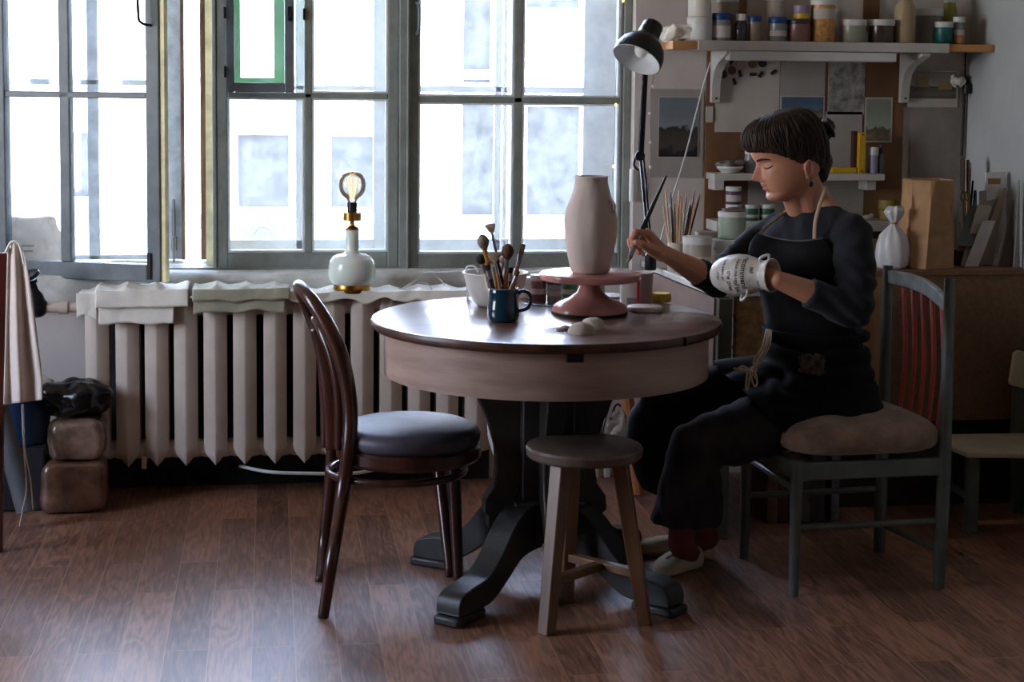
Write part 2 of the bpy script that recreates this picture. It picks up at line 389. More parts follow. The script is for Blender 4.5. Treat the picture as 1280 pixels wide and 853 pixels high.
# middle sash
s2 = MB(); bars(s2, [(x272,x285,zb0,ZT),(x484,x498,zb0,ZT),(x378+.004,x390,zb1,ZT-.05)], [(zb0,zb1,x285,x484),(zt0,zt1,x285,x484),(ZT-.05,ZT,x285,x484)], 6.005, 6.055)
w2 = struct('window_2', s2, m_frame, bevel=.004, smooth=False)
bd_ = mat('lit_glazing_edge', (214,222,224), .6)  # pale colour paints in the light caught on the beveled pane edges
def beads(par, xs_, zs_, t=.007):
    b = MB()
    for a, c in xs_:
        for z, q in zs_: b.ab((a,6.006,z),(a+t,6.05,q)).ab((c-t,6.006,z),(c,6.05,q)).ab((a+t,6.006,z),(c-t,6.05,z+t)).ab((a+t,6.006,q-t),(c-t,6.05,q))
    part('glazing_bead', b, bd_, par, smooth=False)
beads(w2, [(x285,x378+.004),(x390,x484)], [(zb1,zt0)]); beads(w2, [(x390,x484)], [(zt1,ZT-.05)])
part('glass_pane', MB().ab((x285,6.032,zb1),(x484,6.036,ZT-.05)), m_glasspane, w2, smooth=False)
# small vent casement in the middle sash (upper left pane)
vx0, vx1, vx2, vx3 = px_x(283), px_x(294), px_x(356), px_x(368)
vz0, vz1 = py_z(117), py_z(105)
vt = MB(); bars(vt, [(vx0,vx1,vz0,ZT-.05),(vx2,vx3,vz0,ZT-.05)], [(vz0,vz1,vx1,vx2),(ZT-.09,ZT-.05,vx1,vx2)], 5.98, 6.005)
vent = part('vent_casement', vt, m_frame_dk, w2, bevel=.003, smooth=False)
lt = MB(); lt.box(((vx2+vx3)/2,5.976,py_z(20)),(.012,.01,.05)); lt.tube([((vx2+vx3)/2,5.97,py_z(14)),((vx2+vx3)/2+.006,5.955,py_z(20)),((vx2+vx3)/2-.004,5.965,py_z(27))],.004)
part('latch', lt, m_iron, w2)
hg = MB()
for yy in (92,20):
    hg.lathe([(.004,-.02),(.004,.02)], (vx0-.002,5.975,py_z(yy)))
for yy in (20,): hg.lathe([(.004,-.02),(.004,.02)], (x378+.003,5.998,py_z(yy)))
part('hinge', hg, m_iron, w2)
# right sash
x511, x522, x640, x651, x765, x775 = px_x(511), px_x(522), px_x(640), px_x(651), px_x(771), px_x(775)
rz0, rz1 = py_z(334,px=640), py_z(316,px=640); rt0, rt1 = py_z(129,px=640), py_z(121,px=640)
s3 = MB(); bars(s3, [(x511,x522,rz0,ZT),(x765,x775,rz0,ZT),(x640,x651,rz1,ZT-.05)], [(rz0,rz1,x522,x765),(rt0,rt1,x522,x765),(ZT-.05,ZT,x522,x765)], 6.005, 6.055)
w3 = struct('window_3', s3, m_frame, bevel=.004, smooth=False)
beads(w3, [(x522,x640),(x651,x765)], [(rz1,rt0),(rt1,ZT-.05)])
part('glass_pane', MB().ab((x522,6.032,rz1),(x765,6.036,ZT-.05)), m_glasspane, w3, smooth=False)
hx = px_x(519); part('handle', MB().tube([(hx,6.0,py_z(4)),(hx+.004,5.97,py_z(7)),(hx+.006,5.962,py_z(22)),(hx+.004,5.97,py_z(38)),(hx,6.0,py_z(42))],.006), m_frame_dk, w3)
# open left sash: hinge at far left, free edge swung into the room
A0 = V((OX0+.05,6.0,0)); B0 = P(204,350,Z=zb0-.008); B0.z = 0
dx = (B0-A0); W1 = dx.length; ex = dx.normalized(); ey = V((-ex.y, ex.x, 0))
# height of members on this sash read on its own plane
def onsash(px, py):
    n = ey; r = Fw + R2*((px-U0)/FPX) + U2*((V0-py)/FPX); k = (A0-EYE).dot(n)/r.dot(n); p = EYE+r*k; return (p-A0).dot(ex), p.z
u92, zb1s = onsash(92,327); u75, _ = onsash(79,327); u185, _ = onsash(186,200); _, zt1s = onsash(140,115); _, zt0s = onsash(140,123)
_, zb0s = onsash(190,352)
def sb(mb, u0, u1, z0, z1, t=.045): return mb.box(A0+ex*((u0+u1)/2)+V((0,0,(z0+z1)/2)), (u1-u0, t, z1-z0), (ex, ey, Z3))
s1 = MB(); sb(s1,0,.055,zb0s,ZT-.02); sb(s1,u185,W1,zb0s,ZT-.02); sb(s1,.055,u185,zb0s,zb1s); sb(s1,.055,u185,zt0s,zt1s,.035); sb(s1,.055,u185,ZT-.07,ZT-.02); sb(s1,u75,u92,zb1s,ZT-.07,.035)
w1 = struct('window_1', s1, m_frame_dk, bevel=.004, smooth=False)
g = MB(); sb(g,.055,u185,zb1s,ZT-.07,.004); part('glass_pane', g, m_glasspane, w1, smooth=False)
g = MB(); sb(g,W1+.0005,W1+.016,zb0s,ZT-.02,.03); part('edge_strip', g, m_yellowed, w1, smooth=False, label='greenish yellow unpainted edge strip')
hp = A0+ex*(W1-.035)-ey*.026
hz0 = onsash(186,32)[1]
hg = MB().tube([hp+V((-.03,0,1.95)),hp+V((-.035,-.03,1.92)),hp+V((-.03,-.035,hz0+.05)),hp+V((-.02,-.03,hz0+.008)),hp+V((.01,.0,hz0))],.005); part('handle', hg, m_iron, w1)
part('hinge', MB().box(hp+V((-.004,0,zb0s+.055)),(.012,.006,.09),(ex,ey,Z3)), m_iron, w1)

# ------------------------------------------------------------------ outer windows
YO1 = 6.24
def ox(px): return px_x(px, YO1, 230)
def oz(py): return py_z(py, YO1, 300)
zob, zot0, zot1 = .79, oz(112), oz(104)
o1 = MB(); bars(o1, [(OX0+.002,OX0+.06,.77,ZT),(ox(110),ox(124),.77,ZT),(ox(208),ox(227),.77,ZT)], [(.77,oz(318),OX0+.06,ox(208)),(oz(108),oz(101),OX0+.06,ox(208))], YO1, YO1+.05)
w4 = struct('window_4', o1, mat('pale_blue_paint',(206,218,226),.5,var=.15,vscale=16,bump=.3), bevel=.003, smooth=False)
part('glass_pane', MB().ab((OX0+.06,YO1+.02,oz(318)),(ox(208),YO1+.024,ZT)), m_glasspane, w4, smooth=False)
bo = MB(); bo.lathe([(.005,0),(.005,.24)], (ox(217),YO1-.012,oz(330))); bo.box((ox(217),YO1-.006,oz(285)),(.014,.012,.14)); bo.lathe([(.011,0),(.011,.05)], (ox(217),YO1-.016,oz(312)))
part('bolt', bo, m_steel, w4)
e1 = MB().ab((ox(227),YO1-.02,.77),(ox(231),YO1+.03,ZT)); part('weathered_edge', e1, m_brownedge, w4, smooth=False)
po = MB().ab((ox(251),YO1-.02,.77),(ox(259),YO1+.05,ZT)); po2 = MB().ab((ox(259),6.10,.765),(ox(268),YO1+.06,ZT))
o2 = MB(); bars(o2, [(ox(259)+.001,ox(287),.77,ZT),(ox(370),ox(381),.77,ZT),(ox(468),ox(510),.77,ZT)], [(.77,oz(302),ox(287),ox(468)),(oz(112),oz(106),ox(287),ox(468))], YO1+.06, YO1+.10)
w5 = struct('window_5', o2, m_cream, bevel=.003, smooth=False)
part('glass_pane', MB().ab((ox(287),YO1+.08,oz(302)),(ox(468),YO1+.084,ZT)), m_glasspane, w5, smooth=False)
part('weathered_jamb', po, m_brownedge, w5, smooth=False); part('cream_jamb', po2, m_yellowed, w5, smooth=False)
gz0, gz1 = oz(104), oz(97); gf = MB(); bars(gf, [(ox(293),ox(301),gz0,ZT-.05),(ox(343),ox(356),gz0,ZT-.05)], [(gz0,gz1,ox(301),ox(343))], YO1-.01, YO1+.04)
part('vent_casement', gf, m_green, w5, smooth=False, label='bright green outer vent casement')
o3 = MB(); bars(o3, [(ox(517),ox(524),.77,ZT),(ox(618),ox(626),.77,ZT),(ox(629),ox(633),.77,ZT),(ox(728),OX1-.002,.77,ZT)], [(.77,oz(300),ox(522),ox(728)),(oz(113),oz(105),ox(522),ox(728))], YO1, YO1+.05)
w6 = struct('window_6', o3, m_cream, bevel=.003, smooth=False)
part('glass_pane', MB().ab((ox(522),YO1+.02,oz(300)),(ox(728),YO1+.024,ZT)), m_glasspane, w6, smooth=False)

# ------------------------------------------------------------------ outside: street and facade opposite
m_fac = mat('white_stucco', (232,232,230), .9, var=.04, vscale=.6)
m_facw = mat('facade_window_glass', (58,60,58), .95, var=.28, vscale=10, spec=.05)
m_fact = mat('grey_ledge', (122,124,122), .9, var=.15, vscale=3, spec=.1)
m_street = mat('street_asphalt', (150,150,150), .9)
YX = 14.
struct('ground', MB().ab((-25,YO+.01,-3.2),(30,YX+2,-3.0)), m_street, smooth=False)
fb = thing('apartment_building', 'white stucco building across the street, seen through all the window panes', 'building', (1,YX,-3))
def fp(px, py, Y=YX): return P(px,py,Y=Y)
part('facade_wall', MB().ab((-14,YX,-3),(17,YX+.6,3.0)), m_fac, fb, smooth=False)
for (a,b,c,d) in [(298,168,361,258),(413,170,475,258),(92,165,124,245),(575,130,617,270),(655,133,722,280),(577,-40,612,103),(655,-60,722,10)]:
    p, q = fp(a,d), fp(b and c,b); wn = part('window', MB().ab((p.x,YX-.06,p.z),(q.x,YX-.01,q.z)), m_facw, fb, smooth=False)
    sur = MB(); tt = .07
    for (x0,z0,x1,z1) in [(p.x-tt,p.z,p.x,q.z),(q.x,p.z,q.x+tt,q.z),(p.x-tt,q.z,q.x+tt,q.z+tt),(p.x-tt,p.z-tt,q.x+tt,p.z),]:
        sur.ab((x0,YX-.12,z0),(x1,YX-.06,z1))
    part('surround', sur, m_fac, wn, smooth=False)
for yy, th in ((268,.10),(84,.08),(318,.22)):
    z = fp(300,yy).z; part('ledge', MB().ab((-13,YX-.25,z-th),(16,YX-.001,z)), m_fact if yy != 84 else m_fac, fb, smooth=False)
# old fan unit on the ledge
a, b = P(304,311,Y=8.6), P(353,279,Y=8.6)
ac = thing('air_conditioner', 'square white outdoor air conditioner unit standing outside behind the middle window', 'air conditioner', ((a.x+b.x)/2,8.6,a.z))
part('casing', MB().ab((a.x,8.6,a.z),(b.x,8.95,b.z)), m_fact, ac, bevel=.01, smooth=False)
rg = MB()
for r in (.03,.055,.075): rg.tube([V(((a.x+b.x)/2,8.59,(a.z+b.z)/2))+V((cos(t),0,sin(t)))*r for t in [2*pi*k/24 for k in range(24)]], .004, closed=True, n=2, seg=6)
part('fan_grille', rg, m_fac, ac)
rf = MB().ab((-3,6.5,.45),(3.5,9.2,a.z)); solo('tin_roof', rf, m_fact, 'flat pale grey lower roof outside just below the window panes', 'roof', smooth=False)
# ------------------------------------------------------------------ radiator
rad = thing('cast_iron_radiator', 'long white cast-iron column radiator under the window sill', 'radiator', P(360,580,Y=5.72))
YR0, YR1 = 5.70, 5.84
xs_r = [P(c,480,Y=YR0).x for c in (121,159,195.5,232,269,306,344,381,417,453,489,524.5,560,596)]
zrt, zrb = P(160,368,Y=YR0).z, P(160,586,Y=YR0).z
wr = .039
for x in xs_r:
    b = MB(); rs = []
    # front column: faceted bar with pointed ends
    for z, k in ((zrb,.06),(zrb+.014,.38),(zrb+.035,.78),(zrb+.06,1),(zrt-.06,1),(zrt-.035,.80),(zrt-.014,.40),(zrt,.06)):
        w_ = wr*k; yo = .016*(1-k)
        rs.append([(x-w_,YR0+.022+yo,z),(x-.004*k,YR0+.002+yo,z),(x+.004*k,YR0+.002+yo,z),(x+w_,YR0+.022+yo,z),(x+w_*.9,YR0+.058-yo,z),(x-w_*.9,YR0+.058-yo,z)])
    b.rings(rs); rs = []
    for z, k in ((zrb+.004,.1),(zrb+.03,.7),(zrb+.06,1),(zrt-.06,1),(zrt-.03,.7),(zrt-.004,.1)):
        rs.append([(x-wr*k,YR1-.05,z),(x+wr*k,YR1-.05,z),(x+wr*k*.8,YR1-.004,z),(x-wr*k*.8,YR1-.004,z)])
    b.rings(rs); b.ab((x-.006,YR0+.05,zrb+.05),(x+.006,YR1-.045,zrt-.05))
    for z in (zrb+.052,zrt-.052):
        b.lathe([(.028,-.0535),(.033,-.04),(.036,0),(.033,.04),(.028,.0535)], (x,(YR0+YR1)/2,z), (1,0,0), 16)
    part('radiator_section', b, m_rad, rad, bevel=.003)
for x in (xs_r[1]+.05,xs_r[12]+.05):
    part('bracket', MB().ab((x-.008,YR0+.05,zrb+.005),(x+.008,YW-.001,zrb+.02)).ab((x-.008,YR0+.04,zrb-.012),(x+.008,YR0+.055,zrb+.03)), m_rad, rad, smooth=False)
# pipe and valve on the left
pv = thing('radiator_valve', 'black iron valve on a white pipe at the left end of the radiator', 'valve', P(52,392,Y=5.77))
pz = P(85,384,Y=5.77)
part('pipe', MB().lathe([(.017,0),(.017,xs_r[0]-pz.x+.0-.055+.10)], (pz.x-.10,5.77,zrt-.052), (1,0,0), 16).lathe([(.024,0),(.024,.03)],(pz.x-.03,5.77,zrt-.052),(1,0,0),16), m_rad, pv)
c = V((pz.x-.100,5.77,zrt-.05)); vb = MB(); vb.ell(c,(.036,.034,.036)); vb.lathe([(.022,0),(.03,.004),(.026,.03),(.016,.05),(.014,.075),(.02,.078),(.02,.09)], c+V((0,-.005,.01)), (-.2,-.2,1), 16); vb.lathe([(.028,0),(.028,.035)], c, (-1,0,0), 16)
part('valve_body', vb, m_iron, pv)
hc = c+V((-.022,-.03,.105)); hn = V((-.35,-.3,1)).normalized(); hw = MB().lathe([(.005,0),(.036,.0),(.04,.006),(.036,.012),(.005,.009)], hc, hn, 24); part('hand_wheel', hw, m_iron, pv)
# vertical riser pipe right of the table and small hose
rp = MB(); pa = P(744,600,Y=5.80); pa.z = .03; pb = P(744,430,Y=5.80); rp.tube([pa,V((pa.x,5.80,pb.z+.3))], .024, seg=16, smooth=False)
solo('riser_pipe', rp, m_rad, 'thick white vertical heating pipe right of the radiator, behind the table pedestal', 'pipe')
hs = MB().tube([P(626,497,Y=5.66),P(615,515,Y=5.64),P(614,545,Y=5.62),P(621,575,Y=5.60),P(625,606,Y=5.56)], [.013,.014,.012,.007,.005])
solo('white_hose', hs, m_white, 'curved white plastic hose hanging beside the last radiator section left of the pedestal', 'hose')
cb = MB().tube([P(300,583,Y=5.78),P(335,590,Y=5.68),P(380,592,Y=5.64),P(440,592,Y=5.66),P(470,587,Y=5.72)], .006)
solo('white_cable', cb, m_white, 'thin white cable sagging low under the radiator behind the chair legs', 'cable')
# cloths on the radiator
def drape(px0, px1, ztop, yA, yB, dropf, dropb, amp, seed, nu=60, nv=34, ragged=.0, x0=None, x1=None):
    xa = P(px0,400,Y=YR0).x if x0 is None else x0; xb = P(px1,400,Y=YR0).x if x1 is None else x1
    def fn(u, v):
        x = xa+(xb-xa)*u; L_ = dropf+(yB-yA)+dropb; s_ = v*L_
        edge = ragged*mnoise.noise(V((x*14,seed,0)))
        if s_ < dropf: q = 1-s_/dropf; p = V((x,yA-.006-.006*q,ztop-(dropf+edge)*q+.006*mnoise.noise(V((x*9,seed,5)))))
        elif s_ < dropf+yB-yA: p = V((x,yA+(s_-dropf),ztop))
        else: p = V((x,yB+.004,ztop-(s_-dropf-(yB-yA))))
        n_ = amp*(mnoise.noise(V((x*8+seed,s_*9,seed)))+.5*mnoise.noise(V((x*22,s_*14,seed))))
        hump = -.012*abs(sin((x-xs_r[0])/((xs_r[-1]-xs_r[0])/13)*pi)) if amp > .009 else 0
        if s_ < dropf: p.y -= abs(n_)+.002; p.x += n_*.3
        else: p.z += abs(n_)+.003+hump
        return p
    return MB().grid(fn, nu, nv)
zt = zrt+.004
solo('white_cloth', drape(97,122,zt+.002,YR0-.006,YR1,.085,.02,.012,2.,20,30,.03), m_clothw, 'crumpled white rag hanging over the leftmost radiator section', 'cloth', 'cloths drying on the radiator', solid=.004)
fc = thing('folded_towel', 'cream towel folded flat over the left end of the radiator', 'towel', P(178,395,Y=YR0), 'cloths drying on the radiator')
part('towel_layer', drape(124,218,zt+.006,YR0-.010,YR1,.105,.02,.005,5.,50,30,.012), m_clothw, fc, solid=.004)
part('towel_layer', drape(121,236,zt+.016,YR0-.018,YR1,.060,.02,.010,9.,50,30,.003), m_clothw, fc, solid=.005)
fo = thing('folded_towel', 'olive grey cloth folded over the radiator beside the cream towel', 'towel', P(300,395,Y=YR0), 'cloths drying on the radiator')
part('towel_layer', drape(242,356,zt+.006,YR0-.010,YR1,.070,.02,.006,15.,50,30,.01), m_clotho, fo, solid=.004)
part('towel_layer', drape(241,362,zt+.016,YR0-.018,YR1,.040,.02,.012,19.,50,30,.012), m_clotho, fo, solid=.005)
solo('white_cloth', drape(362,612,zt+.000,YR0-.004,YR1,.03,.02,.012,27.,110,26,.03), m_clothw, 'long rumpled white cloth along the radiator top, behind the bare-bulb lamp and the table', 'cloth', 'cloths drying on the radiator', solid=.003)
# ------------------------------------------------------------------ bare-bulb lamp on the radiator
LB = P(440,366,Y=5.74); k = LB.y*0+ (LB-EYE).dot(HF)/FPX   # metres per pixel here
def lz(py): return (366-py)*k
lm = thing('table_lamp', 'milky green glass table lamp with brass fittings and a bare globe bulb, on the radiator', 'lamp', LB)
part('lamp_foot', MB().lathe([(19*k,0),(22.5*k,.004),(23*k,lz(363)),(23*k,lz(356)),(22*k,lz(354)),(18*k,lz(353))], LB), m_brass, lm)
part('glass_body', MB().lathe([(20*k,lz(356)),(25*k,lz(354)),(28.5*k,lz(349)),(29.7*k,lz(342)),(29.3*k,lz(332)),(27.6*k,lz(325)),(24*k,lz(320)),(18*k,lz(317.6)),(12*k,lz(316.4)),(9.3*k,lz(314.5)),(8.5*k,lz(311)),(8.4*k,lz(300)),(8.3*k,lz(286))], LB, seg=48), m_milk, lm, angle=180)
part('brass_neck', MB().lathe([(8.6*k,lz(286.5)),(8.6*k,lz(285)),(6*k,lz(282.5)),(3*k,lz(281)),(2.6*k,lz(277)),(3.4*k,lz(274.5)),(11.2*k,lz(274.5)),(11.2*k,lz(264.5)),(5*k,lz(264))], LB), m_brass, lm)
part('bulb_socket', MB().lathe([(6*k,lz(264.5)),(6.2*k,lz(262)),(6*k,lz(252)),(4*k,lz(252))], LB), m_black, lm)
part('glass_bulb', MB().lathe([(5*k,lz(253)),(5.6*k,lz(249.5)),(8.2*k,lz(246.5)),(12.8*k,lz(243)),(16.2*k,lz(237.5)),(17.4*k,lz(230)),(16.2*k,lz(222.5)),(12.6*k,lz(216.6)),(7*k,lz(213.6)),(0,lz(212.8))], LB, seg=36), m_bulb, lm, angle=180)
fl = MB()
for i in range(7):
    a = 2*pi*i/7; fl.tube([LB+V((cos(a)*2.5*k,sin(a)*2.5*k,lz(246))),LB+V((cos(a)*6*k,sin(a)*6*k,lz(221)))], .0011, seg=5)
part('filament', fl, mat('glowing_filament',(255,190,90),.5,emis=(255,176,84),estr=3.), lm)
wire = MB().tube([P(500,364,Y=5.76),P(520,350,Y=5.80),P(535,341,Y=5.83),P(548,348,Y=5.83),P(556,357,Y=5.8),P(555,364,Y=5.76)], .0025, seg=6)
wire.tube([P(470,366,Y=5.76),P(500,361,Y=5.78),P(520,354,Y=5.8),P(535,355,Y=5.8),P(540,362,Y=5.78)], .002, seg=6)
solo('lamp_wire', wire, m_white, 'loops of thin pale wire lying on the cloth right of the bare-bulb lamp', 'wire')
# bag on the outer sill, left
bg = MB(); bc = P(34,312,Y=6.135); bc.z = .766
def bagf(u, v):
    a = u*2*pi; z = v*.165; sx = .128*(1-.42*v*v)*(abs(cos(a))**.7)*(1 if cos(a) > 0 else -1); sy = .045*(1-.65*v)*(abs(sin(a))**.7)*(1 if sin(a) > 0 else -1)
    n_ = .012*fbm((cos(a)*2,sin(a)*2,v*2.5),1.8); return bc+V((sx+n_+.02*v,sy+n_*.8,z+.006*sin(a*2)*v))
bg.grid(bagf, 48, 16); bb = solo('paper_bag', bg, mat('beige_bag_paper',(232,216,192),.85,bump=.4,bscale=24), 'crumpled beige paper packet lying between the window panes at far left', 'bag', solid=.002)
tx = MB()
for i, (u, ww) in enumerate(((.0,.05),(.018,.06))):
    tx.box(bc+V((.0,-.0455+.006*i,.052+u)),(ww,.001,.006))
part('print_mark', tx, mat('faded_grey_ink',(150,146,140),.8), bb, smooth=False)
# ------------------------------------------------------------------ left corner: chair edge, apron, roll, bucket, clay
ch = thing('wooden_chair', 'dark red wooden chair at the left edge with a pale apron over its back', 'chair', P(-20,692,Z=0))
ft = P(-1,690,Z=0); yl = ft.y
def CL(px, py, dy=0): return P(px,py,Y=yl+dy)
part('back_post', MB().bar(CL(-3,690), CL(-2,560), .03,.03).bar(CL(-2,560), CL(4,316), .03,.03), m_redwood, ch, bevel=.004)
q0 = CL(14,318); q1 = CL(5,500)
part('back_panel', MB().prism([(a.x,a.z) for a in (CL(-30,500),CL(-1,500),CL(14,420),CL(15,318),CL(-30,312))], (0,yl+.0,0), X3, Z3, .02), m_redwood, ch, bevel=.003)
part('leg', MB().bar(CL(-70,700,-.05), CL(-70,560,-.05), .03,.03), m_redwood, ch, bevel=.004)
part('seat', MB().ab(CL(-110,566,-.4),CL(-3,560,.02)), m_redwood, ch, bevel=.004)
def apf(u, v):
    t = v; lx = 6+4*(1-t)-1*t; rx = 28+(53-28)*min(1,t*1.15)**.8; px = lx+(rx-lx)*u; py = 304+(506-304)*t - 10*u*t*.6
    if t < .12: py += (1-t/.12)*8*(abs(u-.5)*2)**2
    fold = .022*sin(u*11+.6*sin(t*3))*min(1,.3+t); p = P(px,py,Y=yl-.03+fold*.9); return p
ag = thing('linen_apron', 'pale oat linen apron hanging over the red chair back at left, tie strap dangling', 'apron', CL(30,660,-.03))
part('apron_cloth', MB().grid(apf, 46, 60), m_clothp, ag, solid=.004, angle=180)
part('apron_edge', MB().tube([CL(7,316,-.035),CL(14,303,-.035),CL(24,306,-.035),CL(30,330,-.035)], .004), m_clothw, ag)
part('apron_strap', MB().tube([CL(28,506,-.02),CL(30,560,-.02),CL(33,610,-.02),CL(28,640,-.02),CL(25,658,-.03)], .010, flat=.25).tube([CL(29,506,-.015),CL(31,560,-.015),CL(38,600,-.015),CL(41,637,-.015)], .006, flat=.3), m_clothp, ag)
# rolled grey sheet leaning
ra = P(30,648,Z=.03); ra.y = 5.45
solo('rolled_sheet', MB().tube([P(34,640,Y=5.40),P(-14,470,Y=5.52)], .033, seg=18, smooth=False), mat('grey_vinyl',(84,84,86),.6), 'grey rolled sheet leaning at the left edge beside the blue bucket', 'roll')
bk = P(33,566,Y=5.62); bk.z = .0
bkt = thing('blue_bucket', 'blue plastic bucket on a dark box behind the hanging apron strap', 'bucket', (bk.x-.03,5.72,P(33,560,Y=5.62).z))
bk.x -= .03
zb_ = P(33,560,Y=5.62).z
part('bucket_body', MB().lathe([(.085,0),(.09,.005),(.105,.19),(.11,.20),(.102,.20),(.098,.18),(.08,.01)], (bk.x,5.72,zb_), seg=32, caps=False), mat('blue_plastic',(18,50,78),.35), bkt)
part('rag', MB().ell((bk.x+.02,5.70,zb_+.20),(.085,.06,.035)), m_clothw, bkt, label='pale rag in the bucket')
solo('storage_box', MB().ab((bk.x-.10,5.62,.001),(bk.x+.09,5.85,zb_-.001)), mat('dark_box',(34,34,38),.5), 'dark box on the floor under the blue bucket', 'box', bevel=.008)
def lump(c, sx, sy, sz, p=.45, amp=.008, seed=0., sc=9):
    def fn(u, v):
        a = u*2*pi; ph = (v-.5)*pi; ca, sa, cp, sp = cos(a), sin(a), cos(ph), sin(ph); f = lambda q: (abs(q)**p)*(1 if q > 0 else -1)
        d = V((f(ca)*f(cp)*sx,f(sa)*f(cp)*sy,f(sp)*sz)); n_ = amp*fbm((d.x+seed,d.y,d.z),sc); return V(c)+d*(1+n_/max(sx,sz)*1.2)
    return MB().grid(fn, 44, 26)
cz = P(91,637,Z=0); f1 = P(90,580,Y=5.55).z; f2 = P(95,527,Y=5.55).z
film = mat('stretch_film_clay', (112,78,60), .3, var=.35, vscale=12, bump=1., bscale=34, coat=.7)
film2 = mat('stretch_film_clay_light', (138,112,94), .22, var=.3, vscale=12, bump=1., bscale=34, coat=1.)
y5 = 5.60; xl, xr = P(50,600,Y=y5).x, P(133,600,Y=y5).x
solo('clay_block', lump(((xl+xr)/2,y5+.05,f1/2+.001),(xr-xl)/2,.09,f1/2,.35,.008,1.), film, 'brown clay block wrapped in clear film, lower of the two beside the radiator', 'clay', 'wrapped clay blocks', angle=180)
xl, xr = P(59,560,Y=y5).x, P(132,560,Y=y5).x
solo('clay_block', lump(((xl+xr)/2,y5+.05,(f1+f2)/2+.001),(xr-xl)/2,.085,(f2-f1)/2,.38,.008,4.), film2, 'clay block in shiny film with pale top, resting on the other wrapped block', 'clay', 'wrapped clay blocks', angle=180)
f3 = P(95,478,Y=5.60).z; bl = MB(); bl.ell(((xl+xr)/2+.005,y5+.06,(f2+f3)/2),(.105,.08,(f3-f2)/2+.008)).ell(((xl+xr)/2-.085,y5+.06,f2+.02),(.05,.06,.05))
def crumple(mb, amp, sc):
    for v in mb.v: v += V((mnoise.noise(v*sc),mnoise.noise(v*sc+V((7,1,3))),mnoise.noise(v*sc+V((2,9,5)))))*amp
    return mb
solo('black_plastic_bag', lump(((xl+xr)/2-.012,y5+.06,(f2+f3)/2+.001),.108,.085,(f3-f2)/2,.8,.03,3.,14), m_blacksteel, 'shiny black plastic bag bundled on top of the wrapped clay blocks', 'bag', angle=180)
# ------------------------------------------------------------------ round table
TC = V((.777,4.655,0)); ZTB = .77
tb = thing('round_table', 'round wooden pedestal table with brown top and pale apron, before the window', 'table', TC)
tm = mat('worn_varnished_top', (112,84,72), .30, var=.30, vscale=5, stretch=(.6,2.2,1), bump=.12, bscale=14, coat=.3, col2=(86,60,50))
part('tabletop', MB().lathe([(.0,ZTB-.026),(.486,ZTB-.026),(.493,ZTB-.020),(.495,ZTB-.010),(.491,ZTB-.002),(.484,ZTB),(0,ZTB)], TC, seg=128), tm, tb, bevel=0)
gp = MB().box(TC+V((.30,-.383,ZTB-.0135)),(.004,.03,.024),.665); part('leaf_joint', gp, m_black, tb, smooth=False)
part('tabletop_edge', MB().lathe([(.4865,ZTB-.0275),(.4945,ZTB-.020),(.4965,ZTB-.010),(.4935,ZTB-.003),(.4865,ZTB-.006),(.4865,ZTB-.0275)], TC, seg=128, caps=False), mat('dark_worn_edge',(78,46,34),.4,var=.35,vscale=14), tb)
part('apron_ring', MB().lathe([(.440,ZTB-.027),(.459,ZTB-.027),(.459,ZTB-.155),(.440,ZTB-.155),(.440,ZTB-.027)], TC, seg=128, caps=False), m_apronw, tb)
pm = MB()
c = P(718,446,Y=4.20); c2 = V((c.x-TC.x,c.y-TC.y,0)).normalized(); part('metal_catch', MB().box(TC+c2*.462+V((0,0,P(718,444,Y=4.2).z)),(.046,.012,.036),(V((-c2.y,c2.x,0)),c2,Z3)), m_iron, tb, bevel=.003)
part('pedestal_column', MB().box(TC+V((0,0,.43)),(.15,.15,.50)).box(TC+V((0,0,.60)),(.36,.36,.03)).box(TC+V((0,0,.20)),(.20,.20,.12)), m_pedestal, tb, bevel=.006)
# scrolled brackets on the four sides and corner feet
def scroll(dirv, mb, prof, wd):
    a = V(dirv).normalized(); return mb.prism(prof, TC, a, Z3, wd)
brk = [(.07,.60),(.205,.60),(.195,.54),(.165,.47),(.145,.40),(.142,.34),(.150,.29),(.175,.255),(.178,.215),(.165,.205),(.165,.17),(.07,.17)]
for i, dv in enumerate(((1,0,0),(-1,0,0),(0,1,0),(0,-1,0))):
    part('scrolled_bracket', scroll(dv, MB(), brk, .055), m_pedestal, tb, bevel=.005)
def spl2(pts, n=6): return [(p.x, p.y) for p in catmull([V((a,b,0)) for a, b in pts], n)]
top = spl2([(.06,.255),(.13,.250),(.19,.215),(.25,.150),(.31,.105),(.38,.092),(.425,.080),(.440,.055),(.440,.028)])
bot = spl2([(.440,.028),(.36,.026),(.29,.034),(.22,.075),(.16,.115),(.10,.125),(.06,.125)])
for i, (tx_, ty_) in enumerate(((.465,4.301),(1.086,4.317),(.444,4.897),(1.099,4.937))):
    dv = V((tx_,ty_,0))-V((TC.x,TC.y,0)); sc_ = dv.length/.44; o = part('foot', scroll(dv, MB(), [(a*sc_,b) for a, b in top+bot[1:]], .075), m_pedestal, tb, bevel=.007)
    dn = dv.normalized(); part('foot_pad', MB().box(TC+dn*(dv.length-.055)+V((0,0,.013)),(.135,.082,.026),(dn,V((-dn.y,dn.x,0)),Z3)), m_pedestal, tb, bevel=.008)
